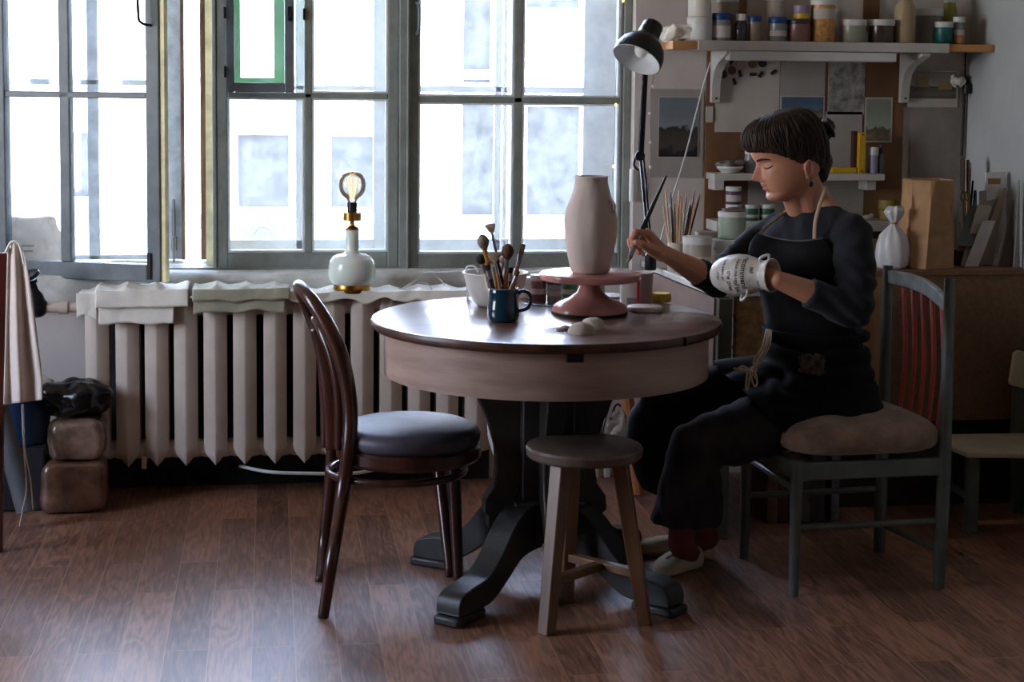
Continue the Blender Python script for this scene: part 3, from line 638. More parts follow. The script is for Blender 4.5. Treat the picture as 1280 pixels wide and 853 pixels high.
# ------------------------------------------------------------------ three-legged stool
SA, SB_, SC = V((.713,4.208,0)), V((.987,4.261,0)), V((.81,4.468,0)); S0 = (SA+SB_+SC)/3
ZS = .463; SC0 = P(730.5,555,Z=ZS); SC0.z = 0
st = thing('wooden_stool', 'low round three-legged wooden stool in front of the table pedestal', 'stool', S0)
part('seat', MB().lathe([(0,ZS-.034),(.150,ZS-.034),(.156,ZS-.028),(.158,ZS-.010),(.154,ZS-.003),(.147,ZS),(0,ZS)], SC0, seg=72), m_stooltop, st)
mids = {}
for nm, f_ in (('a',SA),('b',SB_),('c',SC)):
    t_ = SC0+(f_-S0)*.60+V((0,0,ZS-.034)); dn = (f_-S0).normalized(); mids[nm] = (f_, t_)
    b = MB(); z = (t_-f_); ax, ay = V((-dn.y,dn.x,0)), dn
    rr = [[p+ax*i*w_/2+ay*j*w_/2 for i, j in ((-1,-1),(1,-1),(1,1),(-1,1))] for p, w_ in ((f_,.036),(f_+z*.5,.040),(t_,.043))]
    b.rings(rr); part('leg', b, m_stool, st, bevel=.004)
lerp = lambda a, b, t: a+(b-a)*t
zs_ = .30; pa_, pb_, pc_ = [lerp(*mids[k_], zs_) for k_ in 'abc']
part('stretcher', MB().bar(lerp(pc_,pb_,.03),lerp(pc_,pb_,.97),.03,.022), m_stool, st, bevel=.003)
part('stretcher', MB().bar(lerp(pa_,(pb_+pc_)/2,.05),lerp(pa_,(pb_+pc_)/2,.93),.03,.022), m_stool, st, bevel=.003)
# ------------------------------------------------------------------ bentwood chair
bc_ = thing('bentwood_chair', 'dark bentwood chair with round blue-grey padded seat, left of the table', 'chair', P(480,735,Z=0))
CS = P(511,545,d=4.70); zs2 = CS.z
part('seat_cushion', MB().lathe([(.0,-.02),(.195,-.02),(.203,-.006),(.204,.008),(.196,.024),(.17,.036),(.10,.044),(0,.047)], CS+V((0,0,.002)), seg=64), m_leather, bc_, angle=180)
part('seat_ring', MB().lathe([(.15,-.062),(.198,-.062),(.206,-.052),(.206,-.024),(.198,-.018),(.15,-.018)], CS, seg=64), m_darkwood, bc_)
D = lambda px, py, d: P(px,py,d=d)
RNf, RFf, FAf, FBf = P(404,772,Z=0), P(400,728,Z=0), P(573,728,Z=0), P(563,721,Z=0)
d0 = lambda p: (p-EYE).dot(HF)
hoop = [RNf,D(415,700,d0(RNf)),D(428,620,4.53),D(436,560,4.55),D(438,520,4.57),D(434,480,4.585),D(424,440,4.60),D(408,405,4.62),D(390,376,4.65),D(377,361,4.70),D(373,357,4.75),D(375,364,4.80),D(384,385,4.84),D(395,415,4.86),D(404,450,4.87),D(411,495,4.87),D(415,550,4.85),D(413,600,4.84),D(405,680,4.83),RFf]
part('back_hoop', MB().tube(hoop, [.015,.017,.019,.020,.021,.022,.023,.022,.020,.018,.016,.017,.017,.017,.018,.018,.018,.018,.017,.015], seg=14, n=6, flat=1.0), m_darkwood, bc_, angle=180)
inner = [D(424,562,4.62),D(424,500,4.625),D(416,450,4.645),D(403,415,4.68),D(395,400,4.74),D(396,412,4.80),D(402,450,4.82),D(406,500,4.82),D(407,560,4.80)]
part('inner_bow', MB().tube(inner, .015, seg=12, n=6), m_darkwood, bc_, angle=180)
part('back_splat', MB().tube([D(418,562,4.71),D(415,500,4.715),D(408,450,4.73),D(398,408,4.74)], .026, flat=.3, seg=12, up=tuple(HF)), m_darkwood, bc_, angle=180)
for f_, t_ in ((FAf,D(566,556,4.74)),(FBf,D(546,556,4.94))):
    part('leg', MB().tube([f_,lerp(f_,t_,.5),t_], [.014,.018,.020], seg=14), m_darkwood, bc_, angle=180)
RC = P(496,587,d=4.70)
part('ring_stretcher', MB().tube([RC+V((cos(a)*.193,sin(a)*.178,0)) for a in [2*pi*i/20 for i in range(20)]], .0105, closed=True, n=4), m_darkwood, bc_, angle=180)
# ------------------------------------------------------------------ green-grey chair with red slats
gFN, gFF, gRN, gRF = P(992,745,Z=0), P(930,698,Z=0), P(1173,735,Z=0), P(1099,690,Z=0)
gc = thing('slat_back_chair', 'green-grey painted chair with red back slats and worn beige seat, under the person', 'chair', (gFN+gRF)/2)
zsr = .385
dN, dF = d0(gRN), d0(gRF)
tN, tF = P(1187,348,d=dN+.05), P(1110,332,d=dF+.05)
mN, mF = P(1181,560,d=dN), P(1103,560,d=dF)
part('back_post', MB().tube([gRN,mN,tN], [.017,.019,.019,.017,.015], seg=14), m_gchair, gc)
part('back_post', MB().tube([gRF,mF,tF], [.017,.019,.019,.017,.015], seg=14), m_gchair, gc)
for f_ in (gFN, gFF): part('leg', MB().tube([f_,f_+V((0,0,zsr))], [.014,.018], seg=14, smooth=False), m_gchair, gc)
lv = lambda p, z: V((p.x,p.y,z))
mNr, mFr = lv(mN,zsr-.03), lv(mF,zsr-.03)
fn_, ff_ = lv(gFN,zsr-.03), lv(gFF,zsr-.03)
for a, b in ((fn_,mNr),(ff_,mFr),(fn_,ff_),(mNr,mFr)): part('seat_rail', MB().bar(a,b,.022,.05), m_gchair, gc, bevel=.004)
for a, b, r in ((P(990,661,d=d0(gFN)),P(1175,651,d=dN),.0095),(P(932,620,d=d0(gFF)),P(1100,611,d=dF),.0095),(P(934,572,d=d0(gFF)),P(993,612,d=d0(gFN)),.010),(P(1101,655,d=dF),P(1175,690,d=dN),.009)):
    part('stretcher', MB().tube([a,b], r, smooth=False), m_gchair, gc)
def topr(u, v):
    a = lerp(tF,tN,u); bow = V((.0,0,0)); pxt = 338+(372-338)*u-9*sin(u*pi); 
    return a
rt_ = MB(); rings_ = []
for i in range(13):
    u = i/12; c0 = lerp(tF,tN,.03+.94*u); bk_ = V((gRN.x-gFN.x,gRN.y-gFN.y,0)).normalized()*(.018*sin(u*pi)); zt_ = lerp(P(1110,337,d=dF+.05),P(1187,374,d=dN+.05),.03+.94*u).z+.016*sin(u*pi); zb2 = zt_-.040-.004*sin(u*pi)
    nrm = V((gRN.x-gFN.x,gRN.y-gFN.y,0)).normalized()*.009
    c0 = c0+bk_; rings_.append([V((c0.x,c0.y,zb2))-nrm,V((c0.x,c0.y,zt_))-nrm,V((c0.x,c0.y,zt_))+nrm,V((c0.x,c0.y,zb2))+nrm])
part('top_rail', rt_.rings(rings_), m_rail, gc, bevel=.003)
for i in range(5):
    u = .17+.165*i; t0 = lerp(tF,tN,.05+u*.95); t0.z = lerp(P(1110,337,d=dF+.05),P(1187,374,d=dN+.05),u).z-.026
    b0 = lerp(mF,mN,.08+u*.92); b0.z = zsr+.0; bkv = V((gRN.x-gFN.x,gRN.y-gFN.y,0)).normalized()
    mid = lerp(b0,t0,.5)+bkv*.022
    part('slat', MB().tube([b0,mid,t0+bkv*.012], .0115, flat=.45, seg=8, up=tuple((tN-tF).normalized().cross(Z3))), m_red, gc)
part('lower_back_rail', MB().bar(lv(mF,zsr+.01),lv(mN,zsr+.01),.02,.04), m_gchair, gc, bevel=.003)
# domed cushion
e1_, e2_ = (gRN+gRF)/2-(gFN+gFF)/2, (gFF-gFN); cc = (gFN+gFF+gRN+gRF)/4; h1, h2 = e1_.length/2+.02, e2_.length/2+.025; e1_.normalize(); e2_.normalize()
def cus(u, v):
    a = u*2*pi; ph = (v-.5)*pi; f = lambda q, p: (abs(q)**p)*(1 if q > 0 else -1)
    cp, sp = f(cos(ph),.75), f(sin(ph),.8); zz = .008+.052*sp if sp < 0 else .008+.075*sp
    return cc+e1_*(h1*f(cos(a),.45)*cp*(1-.0))+e2_*(h2*f(sin(a),.45)*cp)+V((0,0,zsr+.045+max(-.045,zz-.008)))
part('seat_cushion', MB().grid(cus, 64, 24), m_cushion, gc, angle=180)
# ------------------------------------------------------------------ small child's chair, far right
k2 = thing('small_chair', 'small child-size chair with cream seat and backrest at the right edge', 'chair', P(1240,667,Z=0))
lf = P(1216,667,Z=0); ys = lf.y; zse = P(1216,568,Y=ys).z
sa_, sb2, sc2 = P(1205,568,Y=ys), P(1162,545,Z=zse+.015), P(1300,568,Y=ys)
part('seat', MB().prism([(p.x,p.y) for p in (P(1209,566,Z=zse+.018),P(1164,548,Z=zse+.018),P(1162,543,Z=zse+.018),P(1304,541,Z=zse+.018),P(1304,567,Z=zse+.018))], (0,0,zse+.009), X3, Y3, .018), mat('cream_worn_paint',(186,176,150),.5,var=.12), k2, bevel=.005)
for x_, y_ in ((lf.x,ys+.02),(lf.x+.26,ys+.02),(lf.x+.0,ys+.24),(lf.x+.26,ys+.24)):
    part('leg', MB().box((x_,y_,zse/2),(.042,.03,zse)), m_gchair, k2, bevel=.004)
part('stretcher', MB().bar((lf.x,ys+.02,.03),(lf.x+.26,ys+.02,.03),.014,.014), m_rawwood, k2); part('stretcher', MB().bar((lf.x,ys+.02,.11),(lf.x,ys+.24,.11),.016,.02), m_gchair, k2)
ba = P(1262,438,Y=ys+.24); bb_ = P(1258,482,Y=ys+.24)
part('backrest', MB().prism([(p.x,p.z) for p in (P(1258,478,Y=ys+.24),P(1264,440,Y=ys+.24),P(1270,437,Y=ys+.24),P(1306,447,Y=ys+.24),P(1306,491,Y=ys+.24),P(1262,481,Y=ys+.24))], (0,ys+.225,0), X3, Z3, .016), mat('cream_worn_paint',(186,176,150),.5), k2, bevel=.004)
part('back_post', MB().ab((lf.x+.235,ys+.235,zse),(lf.x+.28,ys+.26,bb_.z+.08)), m_gchair, k2, bevel=.003)
# ------------------------------------------------------------------ things on the table
def mpp(p): return (p-EYE).dot(HF)/FPX
def TP(px, py): return P(px,py,Z=ZTB)
# blue mug with brushes
mb_ = TP(629,402); k = mpp(mb_)
mug = thing('enamel_mug', 'dark teal blue mug holding paint brushes, on the front left of the table', 'mug', mb_)
part('mug_body', MB().lathe([(.0,.002),(15.5*k,0),(19*k,3*k),(20.5*k,9*k),(20*k,17*k),(18.6*k,27*k),(18.2*k,36*k),(19.3*k,42*k),(18.6*k,42.5*k),(17.4*k,41*k),(17*k,36*k),(17.5*k,25*k),(18.5*k,12*k),(0,4*k)], mb_, seg=48, caps=False), m_teal, mug, angle=180)
rim_ = MB().tube([mb_+V((cos(a)*18.9*k,sin(a)*18.9*k,42.4*k)) for a in [2*pi*i/24 for i in range(24)]], .0012, closed=True, n=2, seg=6); part('rim', rim_, mat('worn_rim',(150,160,160),.4), mug)
hd = Rt; part('handle', MB().tube([mb_+hd*18*k+V((0,0,36*k)),mb_+hd*25*k+V((0,0,39*k)),mb_+hd*33*k+V((0,0,35*k)),mb_+hd*34.5*k+V((0,0,26*k)),mb_+hd*30*k+V((0,0,17*k)),mb_+hd*19.5*k+V((0,0,14*k))], .0065, flat=.8), m_teal, mug, angle=180)
bris = {'beige': mat('beige_bristle',(176,152,126),.9,var=.3,vscale=80,bump=.6,bscale=300), 'brown': mat('brown_bristle',(92,62,48),.9,var=.3,vscale=80,bump=.6,bscale=300), 'grey': mat('grey_bristle',(140,120,106),.9,var=.3,vscale=80,bump=.6,bscale=300), 'dark': mat('dark_bristle',(40,26,28),.9)}
hands = {'black': mat('black_lacquer',(24,24,28),.25), 'tan': mat('bare_handle_wood',(160,112,76),.5,var=.2), 'rust': mat('orange_brown_handle',(150,84,44),.4), 'white': mat('pale_handle',(200,190,180),.5), 'navy': mat('navy_handle',(26,30,54),.3)}
def brush(pb, pt, bx, th, hr, hm, bm_, bl, br_, shape, lab, ferr=None, grp='brushes in the teal mug', nm='paint_brush'):
    """pb, pt: lower and upper end of the handle"""
    pb, pt = V(pb), V(pt); ax = (pt-pb).normalized(); t = thing(nm, lab, 'brush', pb, grp)
    part('handle', MB().tube([pb,lerp(pb,pt,.5),lerp(pb,pt,.8)], [hr*.6,hr,hr*.8], seg=10), hands[hm], t)
    part('ferrule', MB().tube([lerp(pb,pt,.79),pt], [hr*.85,hr*1.15 if shape != 'fan' else hr*.8], seg=12, smooth=False), ferr or m_steel, t)
    side = ax.cross(HF).normalized(); nrm = side.cross(ax)
    if shape == 'round': b = MB().lathe([(hr*1.1,0),(br_*.8,bl*.25),(br_,bl*.5),(br_*.85,bl*.78),(br_*.3,bl),(0,bl*1.01)], pt, ax, 16)
    elif shape == 'fan':
        b = MB(); rr = []
        for i in range(9):
            u = i/8; w_ = hr*.9+(br_-hr*.9)*u**.8; rr.append([pt+ax*(bl*u*(1-.0))+side*(cos(a)*w_)+nrm*(sin(a)*hr*.45*(1-.5*u))+ax*(-.10*bl*u*abs(cos(a))**2)+ax*(.06*bl*u*sin(a*0+cos(a)*9)) for a in [2*pi*j/28 for j in range(28)]])
        b.rings(rr)
    else:
        b = MB(); rr = []
        for i in range(6):
            u = i/5; w_ = hr*1.1+(br_-hr*1.1)*min(1,u*1.6); rr.append([pt+ax*bl*u+side*(cos(a)*w_)+nrm*(sin(a)*hr*(1-.55*u)) for a in [2*pi*j/16 for j in range(16)]])
        b.rings(rr)
    part('bristles', b, bris[bm_], t, angle=60); return t
mt = lambda px, py, o=0.: P(px,py,d=(mb_-EYE).dot(HF)+o)
S = [((636,392),(615,292,0),(610,262),'black','beige','fan','tallest fan brush in the mug, beige bristles on a black handle',.0032,.026,.013),
 ((622,392),(606,312,-.01),(603,288),'rust','grey','round','grey round soft brush with an orange ferrule, leaning left in the mug',.0045,.040,.014),
 ((630,394),(619,328,-.02),(621,310),'tan','beige','fan','short wide fan brush with pale bristles in the middle of the mug',.0038,.026,.016),
 ((630,396),(634,324,-.01),(638,300),'rust','brown','round','fluffy brown round brush with an orange wooden handle in the mug',.005,.040,.015),
 ((634,396),(651,318,.0),(656,301),'tan','grey','flat','slim grey brush leaning far right in the mug',.005,.028,.006),
 ((618,394),(603,330,.01),(598,318),'white','dark','round','dark round brush with a pale handle, lowest at the left of the mug',.005,.026,.013),
 ((624,394),(610,338,-.015),(606,330),'navy','dark','flat','navy handled brush at the front left of the mug',.005,.014,.007),
 ((626,396),(617,334,.012),(614,320),'tan','beige','flat','bare wood brush between the two black brushes in the mug',.0045,.02,.008),
 ((637,396),(638,342,.015),(641,330),'black','dark','flat','black flat brush right of the middle in the mug',.004,.016,.007),
 ((626,396),(645,345,-.012),(650,333),'tan','brown','flat','short tan brush crossing to the right in the mug',.0035,.014,.005),
 ((618,392),(628,330,.02),(630,316),'white','beige','round','pale handled round brush at the back of the mug',.004,.022,.009)]
for (bx,by),(hx_,hy_,oo),(tx_,ty_),hm,bmn,sh,lab,hr,bl,br_ in S:
    hr *= 1.35; br_ *= 1.2; bl *= 1.05
    pb = mt(bx,by,oo*.2); pb.z = max(pb.z, mb_.z+.03); brush(pb, mt(hx_,hy_,oo), 0, 0, hr, hm, bmn, bl, br_, sh, lab, ferr=(mat('gold_ferrule',(206,150,50),.35,metal=.6) if (hx_,hy_) == (606,312) else None))
# white bowl behind
bw = TP(619,382); kb = mpp(bw)
bow = thing('white_bowl', 'white clear-rimmed bowl standing behind the teal mug', 'bowl', bw)
part('bowl_body', MB().lathe([(0,.001),(22*kb,0),(27*kb,4*kb),(34*kb,17*kb),(38*kb,30*kb),(40.5*kb,41*kb),(42*kb,42*kb),(41*kb,43*kb),(39.5*kb,42*kb),(36*kb,28*kb),(31*kb,15*kb),(24*kb,5*kb),(0,4*kb)], bw, seg=56, caps=False), mat('white_bowl_plastic',(206,202,196),.3,var=.05), bow, angle=180)
part('bowl_handle', MB().tube([bw-Rt*36*kb+V((0,0,40*kb)),bw-Rt*36*kb+V((0,0,48*kb)),bw-Rt*26*kb+V((0,0,49*kb)),bw-Rt*22*kb+V((0,0,42*kb))], .003), m_white, bow)
bj = TP(597,368); 
def jar(name, p, r, h, mbody, mlid, lab, cat='jar', lidh=.22, lidr=1.05, group=None, shoulder=.0, lidlabel=None, label=None, fillm=None, fillh=.6):
    """straight jar with screw lid"""
    t = thing(name, lab, cat, p, group)
    lh = h*lidh; bh = h-lh
    rs = r*(1-shoulder)
    part('jar_body', MB().lathe([(0,.0),(r*.94,0),(r,r*.06),(r,bh*.80),(rs,bh*.93),(rs,bh+.001),(0,bh+.001)], p, seg=28), mbody, t, angle=50)
    if fillm: part('contents', MB().lathe([(r*1.004,h*.04),(r*1.004,h*fillh)], p, seg=28, caps=False), fillm, t)
    if label: part('paper_label', MB().lathe([(r*1.008,bh*label[1]),(r*1.008,bh*label[2])], p, seg=28, caps=False), label[0], t)
    if mlid:
        lr = rs*lidr if shoulder else r*lidr
        part('lid', MB().lathe([(lr*.98,bh-.0005),(lr,bh+.001),(lr,h-.0015),(lr*.96,h),(0,h)], p, seg=28), mlid, t, angle=50)
    return t
m_lidw = m_white; m_blue = mat('blue_lid',(22,58,116),.4); m_inkl = mat('dull_label',(190,182,178),.8); m_pwhite = mat('translucent_white_tub',(214,208,198),.35,var=.05)
jp = TP(592,376); kj = mpp(jp); jar('clear_tub', jp, 9*kj, 34*kj, m_clear, None, 'small clear plastic tub just behind the left rim of the white bowl', 'tub')
# paint jars behind the turntable, left
m_b1 = mat('reddish_paint_jar',(130,86,84),.3,var=.15); m_b2 = mat('grey_paint_jar',(150,154,160),.3); m_b3 = mat('green_paint_jar',(72,128,100),.3,var=.2); m_b0 = mat('cream_jar',(206,200,186),.35)
for px, py, rp_, hp_, mb2, ml, lab, lb in [(655,372,11,26,m_b0,m_lidw,'white paint jar between the mug handle and the small paint jars','p'),
 (673,376,10,33,m_b1,m_b0,'red-banded small paint jar with a pale lid, left of the turntable foot','p'),
 (693,377,9.3,28,m_b2,mat('dark_lid',(62,66,72),.3),'small grey paint jar with a dark lid, left of the turntable foot','p'),
 (712,375,10,29,m_b3,mat('pale_green_lid',(150,184,170),.3),'small green paint jar partly behind the turntable foot','p'),
 (664,370,9,18,m_b2,m_lidw,'low white-lidded jar at the back behind the red-banded jar','p')]:
    p = TP(px,py); kk = mpp(p); jar('paint_jar', p, rp_*kk, hp_*kk, mb2, ml, lab, group='small paint jars behind the turntable', label=(m_inkl,.35,.62))
# palette knife / dark tray under jars
tr = TP(683,384); solo('palette_tray', MB().tube([TP(655,380),TP(680,383),TP(712,384)], .006, flat=.6).tube([TP(712,384),TP(724,386)], .004), m_black, 'thin dark tool lying on the table in front of the small paint jars', 'tool')
# turntable
tw = TP(738,391); tw = TP(737,392); kt = mpp(tw)
hh = P(737,341,d=(tw-EYE).dot(HF)).z-ZTB     # disc top height
wl = thing('banding_wheel', 'pink enamel potter\'s turntable with a flared foot, centre of the table', 'turntable', tw)
def yz(py): return (392-py)*kt*1.0
part('wheel_foot', MB().lathe([(0,.0075),(47.5*kt,.0075),(47.5*kt,6*kt),(45*kt,11*kt),(38*kt,15*kt),(26*kt,20*kt),(16.5*kt,27*kt),(12.8*kt,36*kt),(12.2*kt,hh-.022),(13*kt,hh-.016),(0,hh-.016)], tw, seg=64), m_wheel, wl, angle=50)
part('rubber_base', MB().lathe([(0,0),(47*kt,0),(48*kt,.003),(48*kt,.008),(0,.008)], tw, seg=64), mat('rubber',(34,32,30),.7), wl)
part('wheel_disc', MB().lathe([(0,hh-.020),(61*kt,hh-.020),(63*kt,hh-.018),(63.6*kt,hh-.010),(63.6*kt,hh-.002),(62.8*kt,hh),(0,hh)], tw, seg=96), [m_wheel], wl, angle=50)
# tall unglazed vase
vb_ = tw+V((0,0,hh+.0005)); kv = kt
prof = [(0,0),(22,0),(24.5,3),(29,22),(31.5,42),(33,60),(33,72),(31,84),(26,100),(22.5,112),(21,120),(20.5,126),(21.5,128),(20,129),(18.6,126),(18.8,119),(20,110),(24,98),(29,82),(31,70),(30,45),(26,15),(0,5)]
def vz(pr):
    hs_ = (P(738,216,d=(tw-EYE).dot(HF)).z-P(738,336,d=(tw-EYE).dot(HF)).z)/128; return [(r*kv, h*hs_) for r, h in pr]
vv = MB().lathe(vz(prof), vb_, seg=72, caps=False)
for q in vv.v:
    dd = V((q.x-vb_.x,q.y-vb_.y,0)); q += dd*(.055*fbm((q.x*26,q.y*26,q.z*18),1.)+.02*mnoise.noise(V((q.x*60,q.y*60,q.z*50))))
vs = thing('clay_vase', 'tall unglazed clay vase standing on the pink turntable', 'vase', vb_)
part('vase_body', vv, m_vase, vs, angle=180)
hz = vz([(0,100),(0,82)]); a0 = V((cos(-.75),sin(-.75),0)); 
part('small_handle', MB().tube([vb_+a0*24*kv+V((0,0,hz[0][1])),vb_+a0*31*kv+V((0,0,hz[0][1]-.008)),vb_+a0*34*kv+V((0,0,(hz[0][1]+hz[1][1])/2)),vb_+a0*33*kv+V((0,0,hz[1][1]+.004)),vb_+a0*30*kv+V((0,0,hz[1][1]-.004))], .0045), m_vase, vs, angle=180)
# plastic cup right, sponge, lid, clay lumps
cp_ = TP(795,379); kc = mpp(cp_)
cu = thing('measuring_cup', 'translucent plastic tub with a red stripe, right of the turntable', 'tub', cp_)
part('cup_body', MB().lathe([(0,0),(19.5*kc,0),(20.5*kc,2*kc),(20.8*kc,35*kc),(21.8*kc,36*kc),(21.8*kc,39*kc),(20.6*kc,39.5*kc),(20*kc,36*kc),(19.5*kc,5*kc),(0,4*kc)], cp_, seg=48, caps=False), mat('translucent_cup',(176,166,160),.3,var=.06), cu, angle=50)
part('red_stripe', MB().box(cp_+(-HF*20.9*kc)+Rt*1*kc+V((0,0,18*kc)),(3.4*kc,.002,32*kc),(Rt,HF,Z3)), mat('red_stripe',(170,40,48),.5), cu, smooth=False)
part('grey_label', MB().box(cp_+(-HF*20.2*kc)-Rt*6*kc+V((0,0,5*kc)),(14*kc,.003,8*kc),(Rt,HF,Z3)), mat('grey_slip_mark',(128,124,120),.6), cu, smooth=False)
sp = TP(826,377); solo('sponge', MB().lathe([(0,0),(12*kc,0),(13*kc,2*kc),(13.2*kc,8*kc),(12*kc,11*kc),(0,12*kc)], sp, seg=40), m_sponge, 'round yellow sponge at the right rear edge of the table', 'sponge', angle=60)
ld = TP(806,389); solo('plaster_disc', MB().lathe([(0,0),(20.5*kc,0),(21.5*kc,1.5*kc),(21.5*kc,5*kc),(20*kc,6.5*kc),(0,6.5*kc)], ld, seg=48), mat('cream_lid',(206,194,178),.6), 'flat round cream lid lying on the table right of the turntable foot', 'lid', angle=50)
c2_ = TP(757,361); solo('paint_dish', MB().lathe([(0,0),(18*kc,0),(20*kc,2*kc),(18*kc,2.5*kc),(0,2*kc)], TP(766,371), seg=32), mat('pale_dish',(196,186,170),.5), 'thin pale dish on the table behind the turntable column', 'dish')
for (px, py, r1, r2, h1_, lab, sd) in ((727,417,18,13,14,'nearer of the two grey clay domes in front of the turntable',1.),(741,411,16,12,14,'farther clay dome, right and behind the nearer dome at the turntable foot',5.)):
    p = TP(px,py); k3 = mpp(p); b = MB()
    def dome(u, v, p=p, r1=r1, r2=r2, h1_=h1_, sd=sd, k3=k3):
        a = u*2*pi; ph = v*pi/2; q = V((cos(a)*cos(ph)**.7*r1*k3, sin(a)*cos(ph)**.7*r2*k3, sin(ph)*h1_*k3)); return p+q*(1+.06*fbm(q*40+V((sd,0,0))))
    b.grid(dome, 36, 12); b.lathe([(0,0),(r2*.5*k3,0)], p, seg=8)
    solo('clay_dome', b, m_clay, lab, 'clay', 'clay domes on the table', angle=180)
solo('clay_scrap', MB().ell(TP(706,413)+V((0,0,.007)),(.013,.010,.0068)).ell(TP(700,414)+V((0,0,.005)),(.012,.005,.0048)), m_clay, 'tiny scrap of clay on the table left of the clay domes', 'clay', angle=180)
solo('brush_stick', MB().tube([TP(776,389)+V((0,0,.003)),TP(640,371)+V((0,0,.003))], .002, smooth=False) if False else MB().tube([TP(700,385)+V((0,0,.0025)),TP(722,389)+V((0,0,.0025))], .0025, smooth=False), m_black, 'short black stick lying by the turntable foot', 'stick')
# ------------------------------------------------------------------ desk, bench and what stands there
ZD = .79
e1p, e2p = P(815,332,Z=ZD), P(893,363,Z=ZD)
dk = thing('work_desk', 'desk behind the table at right with white top and brownish side', 'desk', (e2p.x+.1,e2p.y,0))
XD = e2p.x; YD = e2p.y
pl_ = [(P(812,331,Z=ZD).x,YW-.01),(e1p.x,e1p.y),((e1p.x+e2p.x)/2-.0,(e1p.y+e2p.y)/2),(e2p.x,e2p.y),(1.74,e2p.y),(1.74,YW-.01)]
part('desk_top', MB().prism([(x,y) for x, y in pl_], (0,0,ZD-.011), X3, Y3, .022), mat('white_laminate',(206,204,200),.35,var=.05), dk, bevel=.003)
q1_, q2_ = V((e1p.x+.012,e1p.y,0)), V((e2p.x+.012,e2p.y+.012,0)); part('side_panel', MB().bar(q1_+V((0,0,(ZD-.023)/2)), q2_+V((0,0,(ZD-.023)/2)), .018, ZD-.03, up=(0,0,1)), m_pinkdesk, dk, smooth=False)
part('desk_leg', MB().box((P(903,420,Y=YD+.01).x,YD+.0,(ZD-.024)/2),(.045,.045,ZD-.024)), m_olivepaint, dk, bevel=.003)
part('front_panel', MB().ab((P(918,420,Y=YD+.03).x,YD+.03,.40),(1.735,YD+.045,ZD-.024)), m_hard, dk, smooth=False)
def burl(u, v):
    x0 = P(918,420,Y=YD).x; x = x0+(.22)*u; z = ZD-.02-.50*v; e_ = (.006*mnoise.noise(V((z*60,0,0)))+.004*mnoise.noise(V((z*160,3,0))))*(1-u); return V((x+e_,YD+.018-.006*abs(sin(u*9+v))-.003,z))
solo('burlap_cloth', MB().grid(burl, 20, 90), m_burlap, 'tan burlap sheet with a frayed edge hanging down the front of the desk', 'cloth', solid=.002, angle=180)
# bench with hardboard front
YBn = 5.36; zbn = P(1150,338,Y=YBn).z
bx0, bx1 = 1.745, XR-.003
bn = thing('workbench', 'low cabinet bench with brown hardboard front under the paper bag at right', 'cabinet', (2.3,YBn,0))
part('bench_top', MB().ab((bx0+.002,YBn-.012,zbn-.016),(bx1,YW-.01,zbn)), m_hard, bn, smooth=False)
part('front_board', MB().ab((P(1105,450,Y=YBn).x,YBn-.006,.30),(bx1,YBn,zbn-.017)), mat('woven_hardboard',(112,84,58),.8,var=.12,vscale=60,bump=.3,bscale=300), bn, smooth=False)
part('side_board', MB().ab((bx0+.003,YBn-.004,.20),(P(1104,450,Y=YBn).x,YBn+.010,zbn-.017)), mat('plywood',(150,112,76),.7,var=.12,vscale=8,stretch=(4,1,.5)), bn, smooth=False)
part('dark_base', MB().ab((bx0+.01,YBn+.03,.0),(bx1-.01,YW-.03,.42)), mat('dark_recess_wood',(44,32,26),.8), bn, smooth=False)
nl = MB()
for px in (1092,1146,1195,1237,1272): q = P(px,341,Y=YBn-.006); nl.lathe([(.004,0),(.004,.006)], q, (0,-1,0), 8)
part('board_nails', nl, m_steel, bn)
# paper bag
ZBn = zbn
def sack(name, pA, pB, pyb, pyt, yd, dep, lab):
    xa, xb = P(pA,300,Y=yd).x, P(pB,300,Y=yd).x; zt_ = P((pA+pB)/2,pyt,Y=yd).z; t = thing(name, lab, 'bag', ((xa+xb)/2,yd+dep/2,ZBn))
    base = [(xa+.012,yd),(xa+.055,yd-.035),(xb-.005,yd),(xb,yd+dep),(xa+.02,yd+dep)]
    topo = [(xa+.020,yd+.02),(xa+.075,yd-.022),(xb-.012,yd+.005),(xb-.008,yd+dep-.02),(xa+.035,yd+dep-.02)]
    N = 26; rr = []
    for i in range(N+1):
        v = i/N; row = []
        for s_ in range(5):
            a0_, a1_ = base[s_], base[(s_+1)%5]; b0_, b1_ = topo[s_], topo[(s_+1)%5]
            for j in range(12):
                u = j/12; x = (a0_[0]*(1-u)+a1_[0]*u)*(1-v)+(b0_[0]*(1-u)+b1_[0]*u)*v; y = (a0_[1]*(1-u)+a1_[1]*u)*(1-v)+(b0_[1]*(1-u)+b1_[1]*u)*v; z = ZBn+.0015+(zt_-ZBn)*v
                cen = V(((xa+xb)/2,yd+dep/2,z)); p = V((x,y,z)); n_ = fbm((x*1.0,y*1.0,z*.6),14.)*.013*(.25+v*(1-abs(v-.55)))
                crease = -.004 if abs(v-.36) < .03 else 0
                p += (p-cen).normalized()*(n_+crease)*(1 if 0 < j else .3); row.append(p)
        rr.append(row)
    part('paper_wall', MB().rings(rr, True, False), m_kraft, t, solid=.001, angle=28)
    return t
sack('paper_bag', 1134, 1195, 337, 226, YBn+.05, .15, 'tall open brown kraft paper bag standing on the bench')
